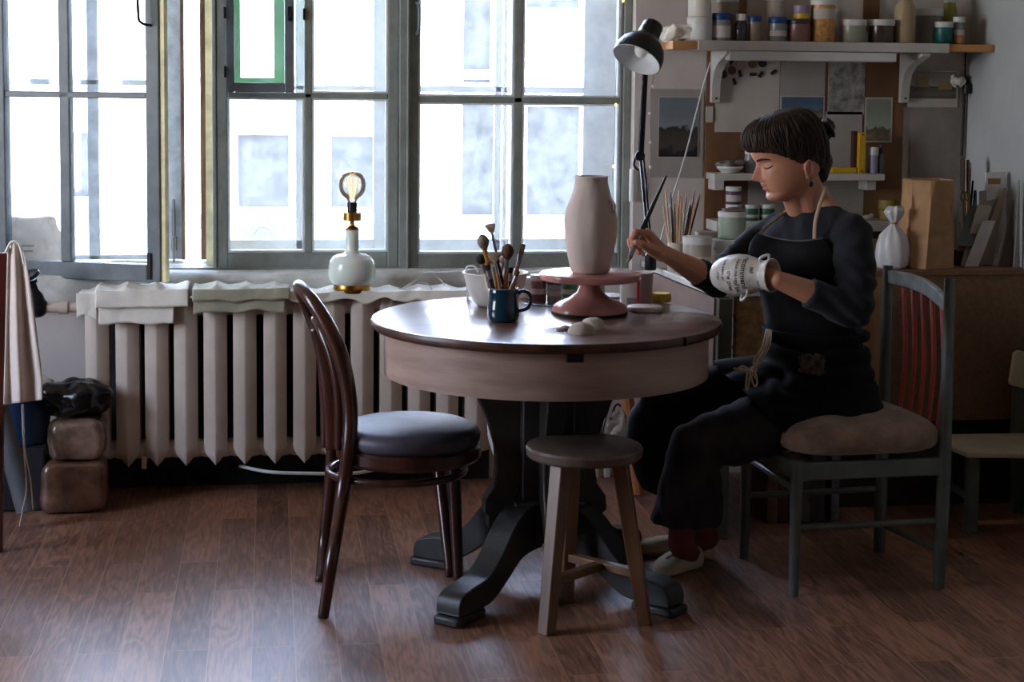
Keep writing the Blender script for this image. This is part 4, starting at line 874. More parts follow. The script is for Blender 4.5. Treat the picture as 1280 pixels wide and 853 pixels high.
# tied white plastic bag
tg = P(1115,334,Y=YBn+.06); tg.z = ZBn; kg = mpp(tg)
wb = thing('tied_white_bag', 'white plastic bag tied at the neck, standing left of the kraft paper bag', 'bag', tg)
bt = MB(); rr = []
for h_, r_ in ((0,17),(4,20.5),(18,21.5),(32,20),(42,16),(49,10),(54,5),(57,3.6),(60,5.5),(66,9),(72,11),(77,8.5)):
    row = []
    for j in range(48):
        a = 2*pi*j/48; fold = 1+(.10 if h_ > 40 else .03)*sin(a*9+h_*.05)+(.05*sin(a*4+1)); ap = 1 if h_ < 57 else (1+.25*sin(a*2+.6))
        row.append(tg+V((cos(a)*r_*kg*fold*ap+(.000 if h_ < 57 else .004),sin(a)*r_*kg*.8*fold,h_*kg*(1 if h_ < 70 else 1+.03*sin(a*3))+.001)))
    rr.append(row)
bt.rings(rr, True, True); part('bag_body', bt, mat('white_film',(206,206,208),.35,var=.04,bump=.3,bscale=24), wb, angle=180)
part('bag_tie', MB().tube([tg+V((cos(a)*4.6*kg,sin(a)*4*kg,57.5*kg)) for a in [2*pi*i/12 for i in range(12)]], .0025, closed=True, n=2), m_cord, wb)
# leaning boards and papers at right
def board(corners, th, m, lab, nm='leaning_board', cat='board', grp='boards and papers leaning at the right wall'):
    p = [V(c) for c in corners]; n_ = (p[1]-p[0]).cross(p[3]-p[0]).normalized()*th; b = MB().rings([p,[q+n_ for q in p]]); return solo(nm, b, m, lab, cat, grp, smooth=False)
def bcorn(a, b, c, d, y0, y1): # bottom-left, bottom-right, top-right, top-left px ; y0 at the base, y1 at the top
    A, B_, C, D_ = P(*a,Y=y0), P(*b,Y=y0), P(*c,Y=y1), P(*d,Y=y1)
    return [A,B_,C,D_]
bd = [((1165,338),(1212,338),(1206,246),(1197,238),.0,.0)]
m_bwhite = mat('white_card',(206,204,202),.7); m_bgrey = mat('grey_green_card',(92,98,92),.7); m_bbrown = mat('brown_card',(150,112,74),.8); m_bdark = mat('dark_edge_wood',(70,52,42),.7)
L_ = [((1232,337),(1262,337),(1279,215),(1231,216),.46,.50,m_bwhite,'large white panel with a thick edge, tallest of the leaning papers',.014),
 ((1222,337),(1240,337),(1264,236),(1224,239),.40,.45,m_paper2,'grey-white sheet in front of the tall white panel',.003),
 ((1214,337),(1226,337),(1262,235),(1254,235),.34,.40,mat('beige_strip',(166,148,128),.7),'narrow beige strip leaning in front of the white sheets',.006),
 ((1200,337),(1213,337),(1240,258),(1222,256),.28,.36,m_paper,'pale sheet fanned at the left of the leaning papers',.003),
 ((1205,337),(1222,337),(1244,276),(1228,276),.22,.26,m_bwhite,'small white card low in the middle of the leaning papers',.003),
 ((1240,337),(1250,337),(1270,300),(1262,280),.30,.30,m_bwhite,'pale narrow card low at the right of the leaning papers',.003),
 ((1247,337),(1262,337),(1282,250),(1270,250),.20,.26,m_bdark,'dark brown plank leaning by the right wall',.012),
 ((1266,337),(1276,337),(1292,225),(1284,225),.10,.14,mat('grey_plank',(130,128,126),.6),'grey white plank nearest the photo\'s right edge',.010)]
for a, b, c, d, y0, y1, m_, lab, th in L_: board([V((min(q.x,XR-.02),q.y,max(q.z,ZBn+.001))) for q in bcorn(a,b,c,d,YBn+.03+y0*.28,YBn+.03+y1*.32)], th, m_, lab)
gb = thing('leaning_box_lid', 'dark grey-green card on a brown carton leaning beside the kraft bag', 'board', P(1210,337,Y=YBn+.12), 'boards and papers leaning at the right wall')
cs_ = [P(1196,307,Y=YBn+.10),P(1221,309,Y=YBn+.10),P(1232,258,Y=YBn+.18),P(1212,256,Y=YBn+.18)]; n_ = (cs_[1]-cs_[0]).cross(cs_[3]-cs_[0]).normalized()
part('grey_face', MB().rings([cs_,[q-n_*.003 for q in cs_]]), m_bgrey, gb, smooth=False)
c3_ = [P(1196,314,Y=YBn+.12),P(1222,316,Y=YBn+.12),P(1240,262,Y=YBn+.21),P(1213,257,Y=YBn+.20)]
part('brown_back', MB().rings([c3_,[q+V((.004,.012,0)) for q in c3_]]).ab(P(1196,336,Y=YBn+.14),P(1216,312,Y=YBn+.22)), m_bbrown, gb, smooth=False)
part('carton_leg', MB().ab(P(1195,337,Y=YBn+.13),P(1199,312,Y=YBn+.15)), m_bdark, gb, smooth=False)
solo('brown_card', board([P(1236,236,Y=YBn+.40),P(1248,238,Y=YBn+.40),P(1250,224,Y=YBn+.41),P(1237,223,Y=YBn+.41)],.004,m_bbrown,'x').data and MB().ab(P(1235,236,Y=YBn+.172),P(1250,223,Y=YBn+.176)), m_bbrown, 'small brown card pinned to the top of the tall white panel', 'card', smooth=False)
for o in [o for o in COL.objects if o.get('label') == 'x']: bpy.data.objects.remove(o)
# dark tools standing between the bag and the boards
for (pa_, pb_2, w_, m_, lab, nm, cat) in [((1204,336),(1203,196),.020,m_bdark,'dark brown wooden stick, tallest of the tools behind the kraft bag','wooden_stick','stick'),
 ((1212,336),(1210,200),.016,mat('brown_tool_wood',(96,62,44),.6),'brown paddle beside the tallest stick behind the kraft bag','wooden_stick','stick'),
 ((1208,336),(1216,226),.010,m_black,'black handled tool among the sticks behind the kraft bag','hand_tool','tool'),
 ((1216,330),(1219,238),.016,mat('teal_handle',(22,86,108),.4),'teal blue handled tool among the sticks by the leaning boards','hand_tool','tool')]:
    a, b = P(*pa_,Y=YBn+.30), P(*pb_2,Y=YBn+.34); a.z = ZBn+.001
    t = thing(nm, lab, cat, a, 'tools standing behind the kraft bag'); part('shaft', MB().tube([a,lerp(a,b,.6)], w_*.35, smooth=False), m_, t); part('head', MB().tube([lerp(a,b,.58),lerp(a,b,.8),b], [w_*.5,w_*.75,w_*.55], flat=.5), m_, t)
sc_ = thing('scissors', 'pair of scissors with dark green loops standing among the tools', 'scissors', P(1206,300,Y=YBn+.27), 'tools standing behind the kraft bag')
for dx_ in (-3,3): c = P(1206+dx_,245,Y=YBn+.27); part('handle_loop', MB().tube([c+V((cos(a)*.007,0,sin(a)*.017)) for a in [2*pi*i/12 for i in range(12)]], .003, closed=True, n=2), mat('green_handle',(70,80,34),.4), sc_)
part('blades', MB().bar(P(1206,252,Y=YBn+.27),P(1206,300,Y=YBn+.27),.01,.004), m_steel, sc_)
b_ = P(1211,216,Y=YBn+.345); ot = thing('orange_brush', 'wide brush with an orange handle end standing high behind the kraft bag', 'brush', (b_.x,b_.y,ZBn)); part('handle', MB().bar((b_.x,b_.y,ZBn+.001),P(1211,222,Y=YBn+.345),.012,.01), m_rawwood, ot); part('orange_end', MB().bar(P(1211,222,Y=YBn+.345),P(1211,210,Y=YBn+.345),.02,.01), mat('orange_plastic',(196,118,40),.5), ot); part('pale_top', MB().bar(P(1211,210,Y=YBn+.345),P(1211,203,Y=YBn+.345),.021,.011), m_white, ot)
# jars on the desk
def on(px, py, z, yy): p = P(px,py,Y=yy); p.z = z; return p
YJ = 5.50
tub = lambda px0, px1, pyt, pyb, yy, z0, mbody, mlid, lab, nm='plastic_tub', cat='tub', **kw: (lambda p: jar(nm, p, (px1-px0)/2*mpp(p), P((px0+px1)/2,pyt,Y=p.y-(px1-px0)/2*mpp(p)).z-p.z, mbody, mlid, lab, cat, **kw))(on((px0+px1)/2, pyb, z0, yy))
m_trans = mat('translucent_grey_tub',(168,158,146),.35,var=.08); m_greenish = mat('greenish_jar',(150,162,146),.2,var=.05); m_creamj = mat('cream_stoneware',(190,180,166),.5)
tub(853,889,297,332,YJ,ZD,m_trans,m_white,'translucent tub with a white lid, front left of the tubs on the desk',lidr=1.03,lidh=.2,group='white tubs on the desk',label=(mat('tub_print',(206,190,170),.6),.35,.6))
tub(889,932,301,333,YJ+.05,ZD,m_pwhite,m_white,'wide white tub under the greenish jar on the desk',lidr=1.04,lidh=.28,group='white tubs on the desk')
zt1_ = P(910,301,Y=YJ+.05-.058).z
tub(897,932,266,300,YJ+.06,zt1_+.0005,m_greenish,m_white,'greenish clear jar standing on top of the wide white tub','glass_jar','jar',lidr=1.03,lidh=.18)
zt2_ = P(915,266,Y=YJ+.06-.048).z+.001; q = on(917,264,zt2_,YJ+.06)
solo('sanding_block', MB().box(q+V((0,0,.006)),(.075,.03,.008),.1).box(q+V((.01,0,.0125)),(.05,.028,.004),.2), mat('mauve_block',(120,104,106),.6), 'thin mauve tool lying on the lid of the greenish jar', 'tool', bevel=.001)
tub(834,858,295,327,YJ+.08,ZD,m_creamj,None,'cream cylindrical pot holding wooden sculpting tools on the desk','tool_pot','pot')
tub(868,898,278,322,YJ+.15,ZD,m_creamj,None,'cream wrapped pot standing behind the tubs on the desk','wrapped_pot','pot')
pk = on(883,300,ZD+.10,YJ+.15)
bot_ = thing('shelf_block', 'red-brown book end lying behind the cream tool pot on the desk', 'book', on(828,320,ZD,YJ+.2)); part('cover', MB().box(on(830,320,ZD+.055,YJ+.2),(.09,.02,.035)), mat('rust_cover',(130,66,52),.6), bot_, smooth=False); part('block', MB().box(on(832,320,ZD+.018,YJ+.2),(.10,.05,.034)), m_paper, bot_, smooth=False)
pot = on(846,327,ZD,YJ+.08); tw_ = mat('tool_boxwood',(178,140,104),.6,var=.15); tg_ = mat('tool_dark',(70,68,72),.5)
random.seed(4); TL = [(836,284,832,236,'t'),(840,290,838,240,'d'),(845,290,843,254,'t'),(850,290,851,246,'w'),(853,290,858,242,'t'),(854,290,865,250,'w'),(855,290,872,244,'t'),(856,290,875,243,'d'),(842,290,840,262,'d'),(848,290,847,256,'t'),(852,290,862,256,'d'),(838,292,829,256,'t'),(847,292,849,238,'t'),(858,292,868,238,'r')]
nms = {'t':'slim pale','w':'wide flat','d':'dark handled','r':'wine-tipped'}
for i, (x0_, y0_, x1_, y1_, kd) in enumerate(TL):
    oo = (i%3-1)*.010; a = P(x0_+ (845-x0_)*.45,322,Y=pot.y+oo*.5); a.z = ZD+.006; b = P(x1_,y1_,Y=pot.y+oo); m_ = {'t':tw_,'w':tw_,'d':tg_,'r':mat('wine_tip',(88,30,40),.5)}[kd]
    r_ = .011 if kd == 'w' else .0062
    solo('sculpting_tool', MB().tube([a,lerp(a,b,.6),lerp(a,b,.9),b], [r_*.7,r_,r_*1.1,r_*.5], flat=.5, seg=8), m_, 'wooden sculpting tool standing in the cream pot on the desk, among others alike', 'tool', 'sculpting tools in the cream pot')
# ------------------------------------------------------------------ wall boards, shelves, papers
YWf = YW-.002
def onwall(name, x0, y0, x1, y1, th, m_, lab=None, cat=None, grp=None, off=0., par=None):
    a, b = P(x0,y1,Y=YWf-off), P(x1,y0,Y=YWf-off); mb = MB().ab((a.x,YWf-off,a.z),(b.x,YWf-off-th,b.z))
    if par: return part(name, mb, m_, par, smooth=False)
    return solo(name, mb, m_, lab, cat, grp, smooth=False)
onwall('pin_board', 878, 60, 1131, 345, .008, m_cork, 'large brown board fixed to the wall behind the shelves', 'board')
onwall('pin_board', 1078, -40, 1100, 40, .008, m_cork, 'narrow brown board strip above the top shelf', 'board')
onwall('pin_board', 912, -40, 934, 58, .008, m_cork, 'brown board strip behind the blue-lidded jars above the top shelf', 'board')
for (x0, y0, x1, y1, m_, lab) in [(893,76,975,165,m_paper,'large blank cream sheet under the magnets'),(974,78,1032,152,m_paper2,'greyish blank sheet pinned beside the cream sheet'),(1034,76,1082,143,mat('pencil_drawing',(150,146,142),.85,var=.35,vscale=26),'grey pencil drawing of a mountain'),(1030,140,1078,216,m_paper2,'pale sheet with a round sketch, right of her head'),(934,222,1080,278,m_paper2,'wide grey sheet on the wall under the middle shelf'),(1133,96,1203,345,mat('grey_card_wall',(140,132,126),.85),'tall grey card covering the wall beside the corner')]:
    onwall('paper_sheet', x0, y0, x1, y1, .0012, m_, lab, 'paper', 'papers pinned to the wall', off=.0085)
def photo(name, x0, y0, x1, y1, mg, lab, mpic, mgb=None, off=.010):
    a, b = P(x0,y1,Y=YWf-off), P(x1,y0,Y=YWf-off); t = thing(name, lab, 'picture', ((a.x+b.x)/2,YWf-off,a.z), 'pictures pinned to the wall')
    onwall('white_border', x0, y0, x1, y1, .001, m_paper, off=off, par=t); onwall('image', x0+mg, y0+mg, x1-mg, y1-(mgb or mg), .0008, mpic, off=off+.001, par=t)
def picmat(name, sky, mid, low, hz=.55, hz2=.3, z0=0., z1=1.):
    """landscape picture: bands with a noisy edge, along object z"""
    m = bpy.data.materials.new(name); m.use_nodes = True; nt = m.node_tree; L = nt.links.new; b = nt.nodes['Principled BSDF']; b.inputs['Roughness'].default_value = .4
    tc = nn(nt,'ShaderNodeTexCoord'); s = nn(nt,'ShaderNodeSeparateXYZ'); L(tc.outputs['Generated'], s.inputs[0]); n1 = nn(nt,'ShaderNodeTexNoise',Scale=4.,Detail=6.); L(tc.outputs['Generated'], n1.inputs['Vector'])
    ma = nn(nt,'ShaderNodeMath',operation='MULTIPLY_ADD'); ma.inputs[1].default_value = .45; L(n1.outputs['Fac'], ma.inputs[0]); L(s.outputs[2], ma.inputs[2])
    cr = nn(nt,'ShaderNodeValToRGB'); L(ma.outputs[0], cr.inputs[0]); e = cr.color_ramp.elements; e[0].position = hz2+.12; e[0].color = srgb(*low); e[1].position = 1.2 if False else .99; e[1].color = srgb(*sky)
    x = e.new(hz2+.22); x.color = srgb(*mid); x = e.new(hz+.2); x.color = srgb(*[int(c*.6) for c in mid]); x = e.new(hz+.24); x.color = srgb(*[min(255,int(c*1.15)) for c in sky])
    L(cr.outputs[0], b.inputs['Base Color']); return m
onwall('paper_sheet', 812, 112, 880, 222, .0012, m_paper2, 'pale sheet behind the dark landscape photograph', 'paper', 'papers pinned to the wall', off=.001)
photo('photo_print', 822, 121, 874, 197, 1, 'dark landscape photograph of a hill by water beside the window', picmat('dark_landscape',(110,118,126),(70,64,58),(18,18,20),.5,.2), off=.004)
photo('photo_print', 975, 120, 1031, 153, 1.5, 'small photograph with blue sky, just above her hair', picmat('blue_sky_photo',(70,92,116),(120,110,90),(60,70,50),.5,.2))
photo('photo_print', 1080, 122, 1116, 178, 2, 'small pale green print with warm trees, right of the pencil drawing', picmat('tree_print',(130,136,122),(140,116,84),(110,84,58),.3,.1), off=.011)
photo('photo_print', 1134, 88, 1198, 134, 2, 'photograph of pale low houses on a field, near the corner', picmat('house_photo',(128,120,114),(104,92,76),(88,78,62),.45,.2), mgb=11, off=.012)
for (x0,y0,x1,y1) in [(1145,96,1161,109),(1173,101,1190,112)]: onwall('house_print', x0, y0, x1, y1, .0006, mat('house_tan',(150,124,84),.6), 'tan block printed in the pale houses photograph, one of two', 'print', 'house blocks in the photograph', off=.0140)
onwall('wall_switch', 882, 133, 891, 153, .006, m_paper, 'small pale label plate on the brown board under the shelf bracket', 'label', off=.009)
# magnets
MG = [(904,93,'d',0),(915,88,'r',0),(907,80,'w',0),(926,79,'w',0),(941,80,'b',0),(953,79,'d',0)]
for x, y, c, _ in MG:
    q = P(x,y,Y=YWf-.0100); solo('round_magnet', MB().lathe([(.0,0),(.0145,0),(.0155,.002),(.0145,.006),(0,.006)], q, (0,-1,0), 24), {'d':m_black,'r':mat('brown_magnet',(96,66,50),.5),'w':m_paper,'b':mat('gold_brown_magnet',(126,96,62),.5)}[c], {'d':'dark','r':'brown','w':'white','b':'gold-brown'}[c]+' round magnet on the cream sheet, '+{904:'lowest and farthest left',915:'second from left',907:'at the top left corner under the bracket',926:'half hidden under the tube light',941:'left of the two at right',953:'rightmost of the round ones'}[x], 'magnet', 'magnets on the cream sheet')
for x, y, an, wh in [(914,78,.9,'highest, by the white magnet'),(925,92,-1.3,'second, right of the brown magnet'),(918,102,-1.2,'lowest of all'),(941,93,0.,'lying level'),(951,93,.95,'tilted, right of the level one'),(967,90,.6,'farthest right')]:
    q = P(x,y,Y=YWf-.0120); solo('bar_magnet', MB().box(q,(.024,.005,.011),((cos(an),0,sin(an)),(0,1,0),(-sin(an),0,cos(an)))), m_black, 'small black bar magnet on the cream sheet, '+wh, 'magnet', 'magnets on the cream sheet', bevel=.001)
# top shelf
YS = 5.70
sa, sb3 = P(875,51,Y=YS), P(1187,64,Y=YS); z1s, z0s = P(1000,52,Y=YS).z, P(1000,64,Y=YS).z; xs0, xs1 = P(842,60,Y=YS).x, XR-.004
sh = thing('wall_shelf', 'long white wall shelf high on the right with jars on it', 'shelf', ((xs0+xs1)/2,YS,z0s))
part('shelf_board', MB().ab((P(873,60,Y=YS).x,YS,z0s),(P(1187,60,Y=YS).x,YW-.012,z1s)), m_shelf, sh, bevel=.002)
part('raw_board', MB().ab((xs0,YS+.012,z0s+.002),(P(873,60,Y=YS).x-.0005,YW-.012,z1s-.003)), m_rawwood, sh, smooth=False, label='bare wooden end of the shelf')
part('raw_board', MB().ab((P(1187,60,Y=YS).x+.0005,YS+.006,z0s+.006),(xs1,YW-.012,z1s-.002)), m_rawwood, sh, smooth=False, label='bare wooden end of the shelf')
for x0, x1 in ((888,912),(1118,1150)):
    xa = P((x0+x1)/2-(6 if x0 == 888 else 4),100,Y=YW-.02).x; zb_2 = P(x0,128,Y=YW-.02).z; w_ = .034
    arm = [(0,0),(.21,0),(.21,-.012),(.09,-.045),(.045,-.075),(.026,-.12),(.020,zb_2-z0s),(0,zb_2-z0s)]
    bk2 = MB().prism([(a,b) for a, b in arm], (xa,YW-.013,z0s-.001), (0,-1,0), Z3, w_)
    o = part('shelf_bracket', bk2, m_shelf, sh, bevel=.002); sm = MB()
    for zz in (-.045,zb_2-z0s+.015): sm.lathe([(.004,0),(.004,.003)], (xa,YW-.013-.026-.03*(zz > -.05),z0s+zz), (0,-1,0), 8)
    part('screws', sm, m_iron, o)
# tube light
tl = thing('tube_light', 'white tube lamp housing mounted under the top shelf', 'light fixture', P(1016,76,Y=YS+.02))
a, b = P(912,70,Y=YS+.0), P(1121,70,Y=YS+.0); zc_ = z0s-.018
part('housing', MB().ab((a.x,YS+.0,zc_-.016),(b.x,YS+.06,z0s-.002)), m_white, tl, bevel=.003)
part('tube', MB().tube([V((a.x+.01,YS+.02,zc_-.012)),V((b.x-.01,YS+.02,zc_-.012))], .006, smooth=False), mat('unlit_tube',(206,206,204),.3), tl)
# items on the top shelf
YT = YS+.07
def sj(x0, x1, yt, yb, mbody, mlid, lab, nm='jar', cat='jar', yy=None, z0=None, **kw):
    p = on((x0+x1)/2, yb, z1s+.0005 if z0 is None else z0, YT if yy is None else yy); r = (x1-x0)/2*mpp(p); h = P((x0+x1)/2,yt,Y=p.y-r).z-p.z
    return jar(nm, p, r, h, mbody, mlid, lab, cat, **kw)
G = 'jars on the top shelf'
m_amb = mat('amber_pattern',(176,112,52),.4,var=.4,vscale=70,col2=(206,160,100)); m_pink = mat('dusty_pink_jar',(128,92,86),.3); m_dkbr = mat('dark_brown_jar',(70,56,52),.25,var=.2); m_tealj = mat('teal_label_jar',(26,92,92),.4,var=.3,vscale=40); m_lilac = mat('lilac_bottle',(140,124,144),.4)
m_stone = mat('stone_powder_jar',(140,124,108),.4); m_clj = mat('clear_grey_jar',(128,130,132),.2,var=.06)
sj(859,889,21,52,m_white,m_white,'white tub with a lid at the left end of the top shelf','plastic_tub','tub',lidh=.25,lidr=1.04,group=G)
zz = P(874,21,Y=YT-.04).z+.001
sj(860,889,-14,20,m_pwhite,m_white,'white tub stacked on the leftmost shelf tub','plastic_tub','tub',z0=zz,group=G)
sj(890,913,16,51,m_clj,m_blue,'clear jar with a blue lid and pale label, next to the white tubs',group=G,label=(m_inkl,.15,.72),lidh=.24)
sj(896,922,-12,50,m_stone,m_white,'tall pale container behind the first blue-lidded jar',yy=YT+.09,group=G)
sj(917,934,17,51,mat('smoky_bottle',(60,60,62),.15,var=.3),m_white,'small smoky bottle with a white square cap on the shelf','bottle','bottle',group=G,shoulder=.3,lidh=.24)
sj(935,951,20,51,m_stone,m_blue,'slim beige jar with a blue lid, fourth from the left',group=G,lidh=.22)
sj(961,983,21,51,m_clj,m_blue,'grey jar with a blue lid left of the pink jar',group=G,lidh=.26,label=(m_inkl,.3,.6))
sj(957,981,-14,51,m_creamj,m_white,'tall off-white jar standing behind the blue-lidded grey jar',yy=YT+.09,group=G,label=(m_inkl,.6,.8))
sj(984,1013,24,52,m_pink,m_dkbr,'squat dusty pink jar with a dark lid',group=G,lidh=.2)
zz = z1s+.001+28*mpp(on(998,52,0,YT)); zz = P(998,24,Y=YT-.035).z+.001; zy = sj(992,1012,2,23,m_lilac,None,'small lilac pot with a yellow base, on top of the pink jar','small_pot','pot',z0=zz,group=G,label=(m_yellow,.05,.42))
sj(1013,1043,-2,52,m_amb,m_white,'jar full of orange beads with a white lid and white upper label',group=G,lidh=.14,label=(m_paper,.62,.9))
sj(1043,1063,10,52,m_white,m_white,'small white jar behind the orange bead jar',yy=YT+.08,group=G)
sj(1050,1082,24,53,mat('pale_grey_green_jar',(142,142,128),.3),m_white,'wide jar of pale grey-green glaze with a white lid',group=G,lidh=.26)
sj(1085,1117,24,53,m_dkbr,m_white,'wide jar of dark brown glaze with a white lid',group=G,lidh=.26)
sj(1117,1143,-8,54,mat('cream_bottle',(164,144,114),.4,var=.08),m_white,'tall cream bottle right of the dark brown jar','bottle','bottle',group=G,shoulder=.3,lidh=.1)
sj(1143,1177,10,53,mat('grey_clear_tub',(132,126,122),.3),m_white,'large greyish tub behind the teal jar','plastic_tub','tub',yy=YT+.06,group=G,lidr=1.05,lidh=.2)
sj(1168,1190,27,54,m_tealj,m_white,'small teal labelled jar with a white lid near the shelf end',group=G,lidh=.25)
sj(1191,1205,21,54,m_clj,m_white,'slim clear jar with orange contents, last on the shelf',group=G,lidh=.2,fillm=m_amb,fillh=.3,label=(m_inkl,.4,.65))
sj(1177,1195,-12,53,mat('yellow_green_bottle',(140,136,60),.3),m_white,'tall yellow-green bottle at the back near the corner','bottle','bottle',yy=YT+.10,group=G,shoulder=.2,label=(m_blue,.35,.5))
rg_ = on(846,50,z1s-.003,YT+.02); solo('white_rag', crumple(lump(rg_+V((0,0,.030)),.055,.05,.028,.8,.02,8.,22), .012, 30), m_clothw, 'crumpled white rag on the bare wooden end of the top shelf', 'rag', angle=180)
# middle shelf
YM = YW-.13; a, b = P(893,217,Y=YM), P(1106,226,Y=YM); zm1, zm0 = P(1000,217.5,Y=YM).z, P(1000,226,Y=YM).z
ms = thing('small_wall_shelf', 'short white shelf on the wall behind her head', 'shelf', ((a.x+b.x)/2,YM,zm0)); part('shelf_board', MB().ab((a.x,YM,zm0),(b.x,YW-.012,zm1)), m_shelf, ms, bevel=.002)
for px in (899,1089): q = P(px,238,Y=YM+.03); part('shelf_bracket', MB().ab((q.x-.018,YM+.03,q.z),(q.x+.018,YW-.012,zm0-.0005)), m_shelf, ms, bevel=.002)
pp = on(912,217,zm1+.0005,YM+.06); kq = mpp(pp); solo('white_dish', MB().lathe([(0,0),(10*kq,0),(16.5*kq,6*kq),(17*kq,8.5*kq),(15.5*kq,8*kq),(9*kq,3*kq),(0,2*kq)], pp, seg=32, caps=False), m_white, 'white dish on the left end of the middle shelf', 'dish')
solo('cling_film', crumple(lump(pp+V((0,0,9.5*kq+.004)),14*kq,12*kq,4*kq,.8,.02,3.,30), .008, 40), mat('grey_film',(120,112,110),.3,bump=.5), 'crumpled grey film heaped in the white dish', 'film', angle=180)
p = on(938,217,zm1+.0005,YM+.07); jar('glass_jar', p, 8*kq, 30*kq, m_clj, m_white, 'grey glass jar right behind her forehead on the middle shelf', shoulder=.1)
def bx(px0, py0, px1, py1, yy, dp): a, b = P(px0,py1,Y=yy), P(px1,py0,Y=yy); return (a.x,yy,a.z), (b.x,yy+dp,b.z)
A_, B_ = bx(1040,209.5,1071,217,YM+.04,.03); A_ = (A_[0],A_[1],zm1+.0005)
hl = thing('yellow_tape_measure', 'yellow tool lying flat on the middle shelf, left of the upright yellow one', 'tool', A_); part('body', MB().ab(A_,B_), m_yellow, hl, bevel=.002); part('end_cap', MB().ab((B_[0]+.0005,A_[1],A_[2]),(B_[0]+.008,B_[1],B_[2])), m_black, hl, bevel=.001)
A_, B_ = bx(1073,166,1083,217,YM+.03,.03); A_ = (A_[0],A_[1],zm1+.0005); hl = thing('yellow_ruler', 'yellow folding ruler standing upright on the middle shelf', 'ruler', A_); part('body', MB().ab(A_,B_), m_yellow, hl, bevel=.002); rv = MB()
for t in (.05,.95): rv.lathe([(.003,0),(.003,.003)], ((A_[0]+B_[0])/2,A_[1],A_[2]+(B_[2]-A_[2])*t), (0,-1,0), 10)
part('rivets', rv, m_black, hl)
A_, B_ = bx(1066,164,1072,217,YM+.05,.03); A_ = (A_[0],A_[1],zm1+.0005); solo('notebook', MB().ab(A_,B_), mat('wine_book',(60,26,26),.6), 'dark wine-red notebook standing left of the yellow ruler', 'book', bevel=.001)
p = on(1091,217,zm1+.0005,YM+.05); jar('bottle', p, 6*kq, 33*kq, mat('white_violet_label',(150,144,168),.5), m_white, 'white capped bottle with violet label right of the yellow ruler', 'bottle', lidh=.3)
p = on(1101,217,zm1+.0005,YM+.05); jar('bottle', p, 4.2*kq, 36*kq, mat('grey_green_bottle',(70,80,74),.3), mat('dark_green_cap',(40,52,46),.4), 'slim grey-green bottle at the right end of the middle shelf', 'bottle', lidh=.3, shoulder=.4)
# lower shelf standing on the bench
YL = YW-.16; a = P(896,277,Y=YL); b = P(1132,290,Y=YL); zl1, zl0 = P(1000,277,Y=YL).z, P(1000,290,Y=YL).z
ls = thing('low_wall_shelf', 'lowest pale shelf on the wall with small paint pots', 'shelf', ((a.x+b.x)/2,YL,zl0)); part('shelf_board', MB().ab((a.x,YL,zl0),(b.x,YW-.012,zl1)), m_shelf, ls, bevel=.002)
m_grp = mat('green_pot',(44,98,78),.4,var=.1); m_pup = mat('violet_pot',(98,72,90),.4)
for (x0, x1, yt, yb, m_, z_, lab) in [(907,927,256,277,m_pup,None,'lower violet paint pot with a white lid on the lowest shelf'),(928,948,256,277,m_grp,None,'green paint pot with a white lid next to the violet pots'),(949,968,256,277,m_grp,None,'green paint pot nearest her chin on the lowest shelf')]:
    sj(x0,x1,yt,yb,m_,m_white,lab,'paint_pot','pot',yy=YL+.05,z0=zl1+.0005,lidh=.24,group='paint pots on the lowest shelf',label=(m_inkl,.25,.5))
zz = P(917,256,Y=YL+.05-.026).z+.001; sj(907,926,234,255,m_pup,m_white,'violet paint pot with a white lid stacked on another violet pot','paint_pot','pot',yy=YL+.05,z0=zz,lidh=.24,group='paint pots on the lowest shelf',label=(m_inkl,.2,.7))
p = on(1110,277,zl1+.0005,YL+.06); yt_ = thing('yellow_tin', 'stack of dull yellow rolls behind the tied white bag', 'roll', p)
for i in range(2): part('roll', MB().lathe([(0,i*13*kq),(12*kq,i*13*kq),(12.8*kq,i*13*kq+.003),(12.8*kq,i*13*kq+.026),(12*kq,i*13*kq+12.6*kq),(0,i*13*kq+12.6*kq)], p+V((0,0,.0)), seg=28), mat('dull_yellow',(132,112,44),.6), yt_)
solo('clay_figure', MB().ell(on(1084,277,zl1+.010,YL+.05),(.018,.012,.0095)).ell(on(1089,277,zl1+.016,YL+.05),(.009,.009,.009)), m_clay, 'small pale clay lump on the lowest shelf left of the tied white bag', 'clay', angle=180)
jj = on(1088,330,ZBn+.0005,YBn+.3); jar('glass_jar', jj, 9*mpp(jj), 34*mpp(jj), m_stone, None, 'beige pot on the bench between her shoulder and the tied white bag', 'pot')
# things hanging near the corner
q = P(1209,113,Y=YW-.03); bell = thing('iron_bell', 'small dark bell hanging at the corner of the room', 'bell', q)
part('bell_body', MB().lathe([(.004,.03),(.016,.022),(.019,0),(.018,-.012),(0,-.012)], q, seg=20), m_iron, bell); part('clapper', MB().tube([q+V((0,0,-.01)),q+V((0,0,-.028))], .003, smooth=False), m_iron, bell); part('hook', MB().tube([q+V((0,0,.03)),q+V((0,.005,.05)),q+V((0,.028,.052))], .002), m_iron, bell)
q = P(1196,102,Y=YW-.03); solo('dried_flower', crumple(MB().ell(q,(.024,.014,.018)), .014, 60), m_clothw, 'small crumpled white bundle hanging beside the iron bell', 'flower', angle=180)
cr_ = MB().tube([P(1207,55,Y=YW-.008),P(1206,120,Y=YW-.008),P(1203,195,Y=YW-.008)], .0028, seg=6); solo('corner_wire', cr_, m_iron, 'dark wire running down the corner of the room', 'wire')
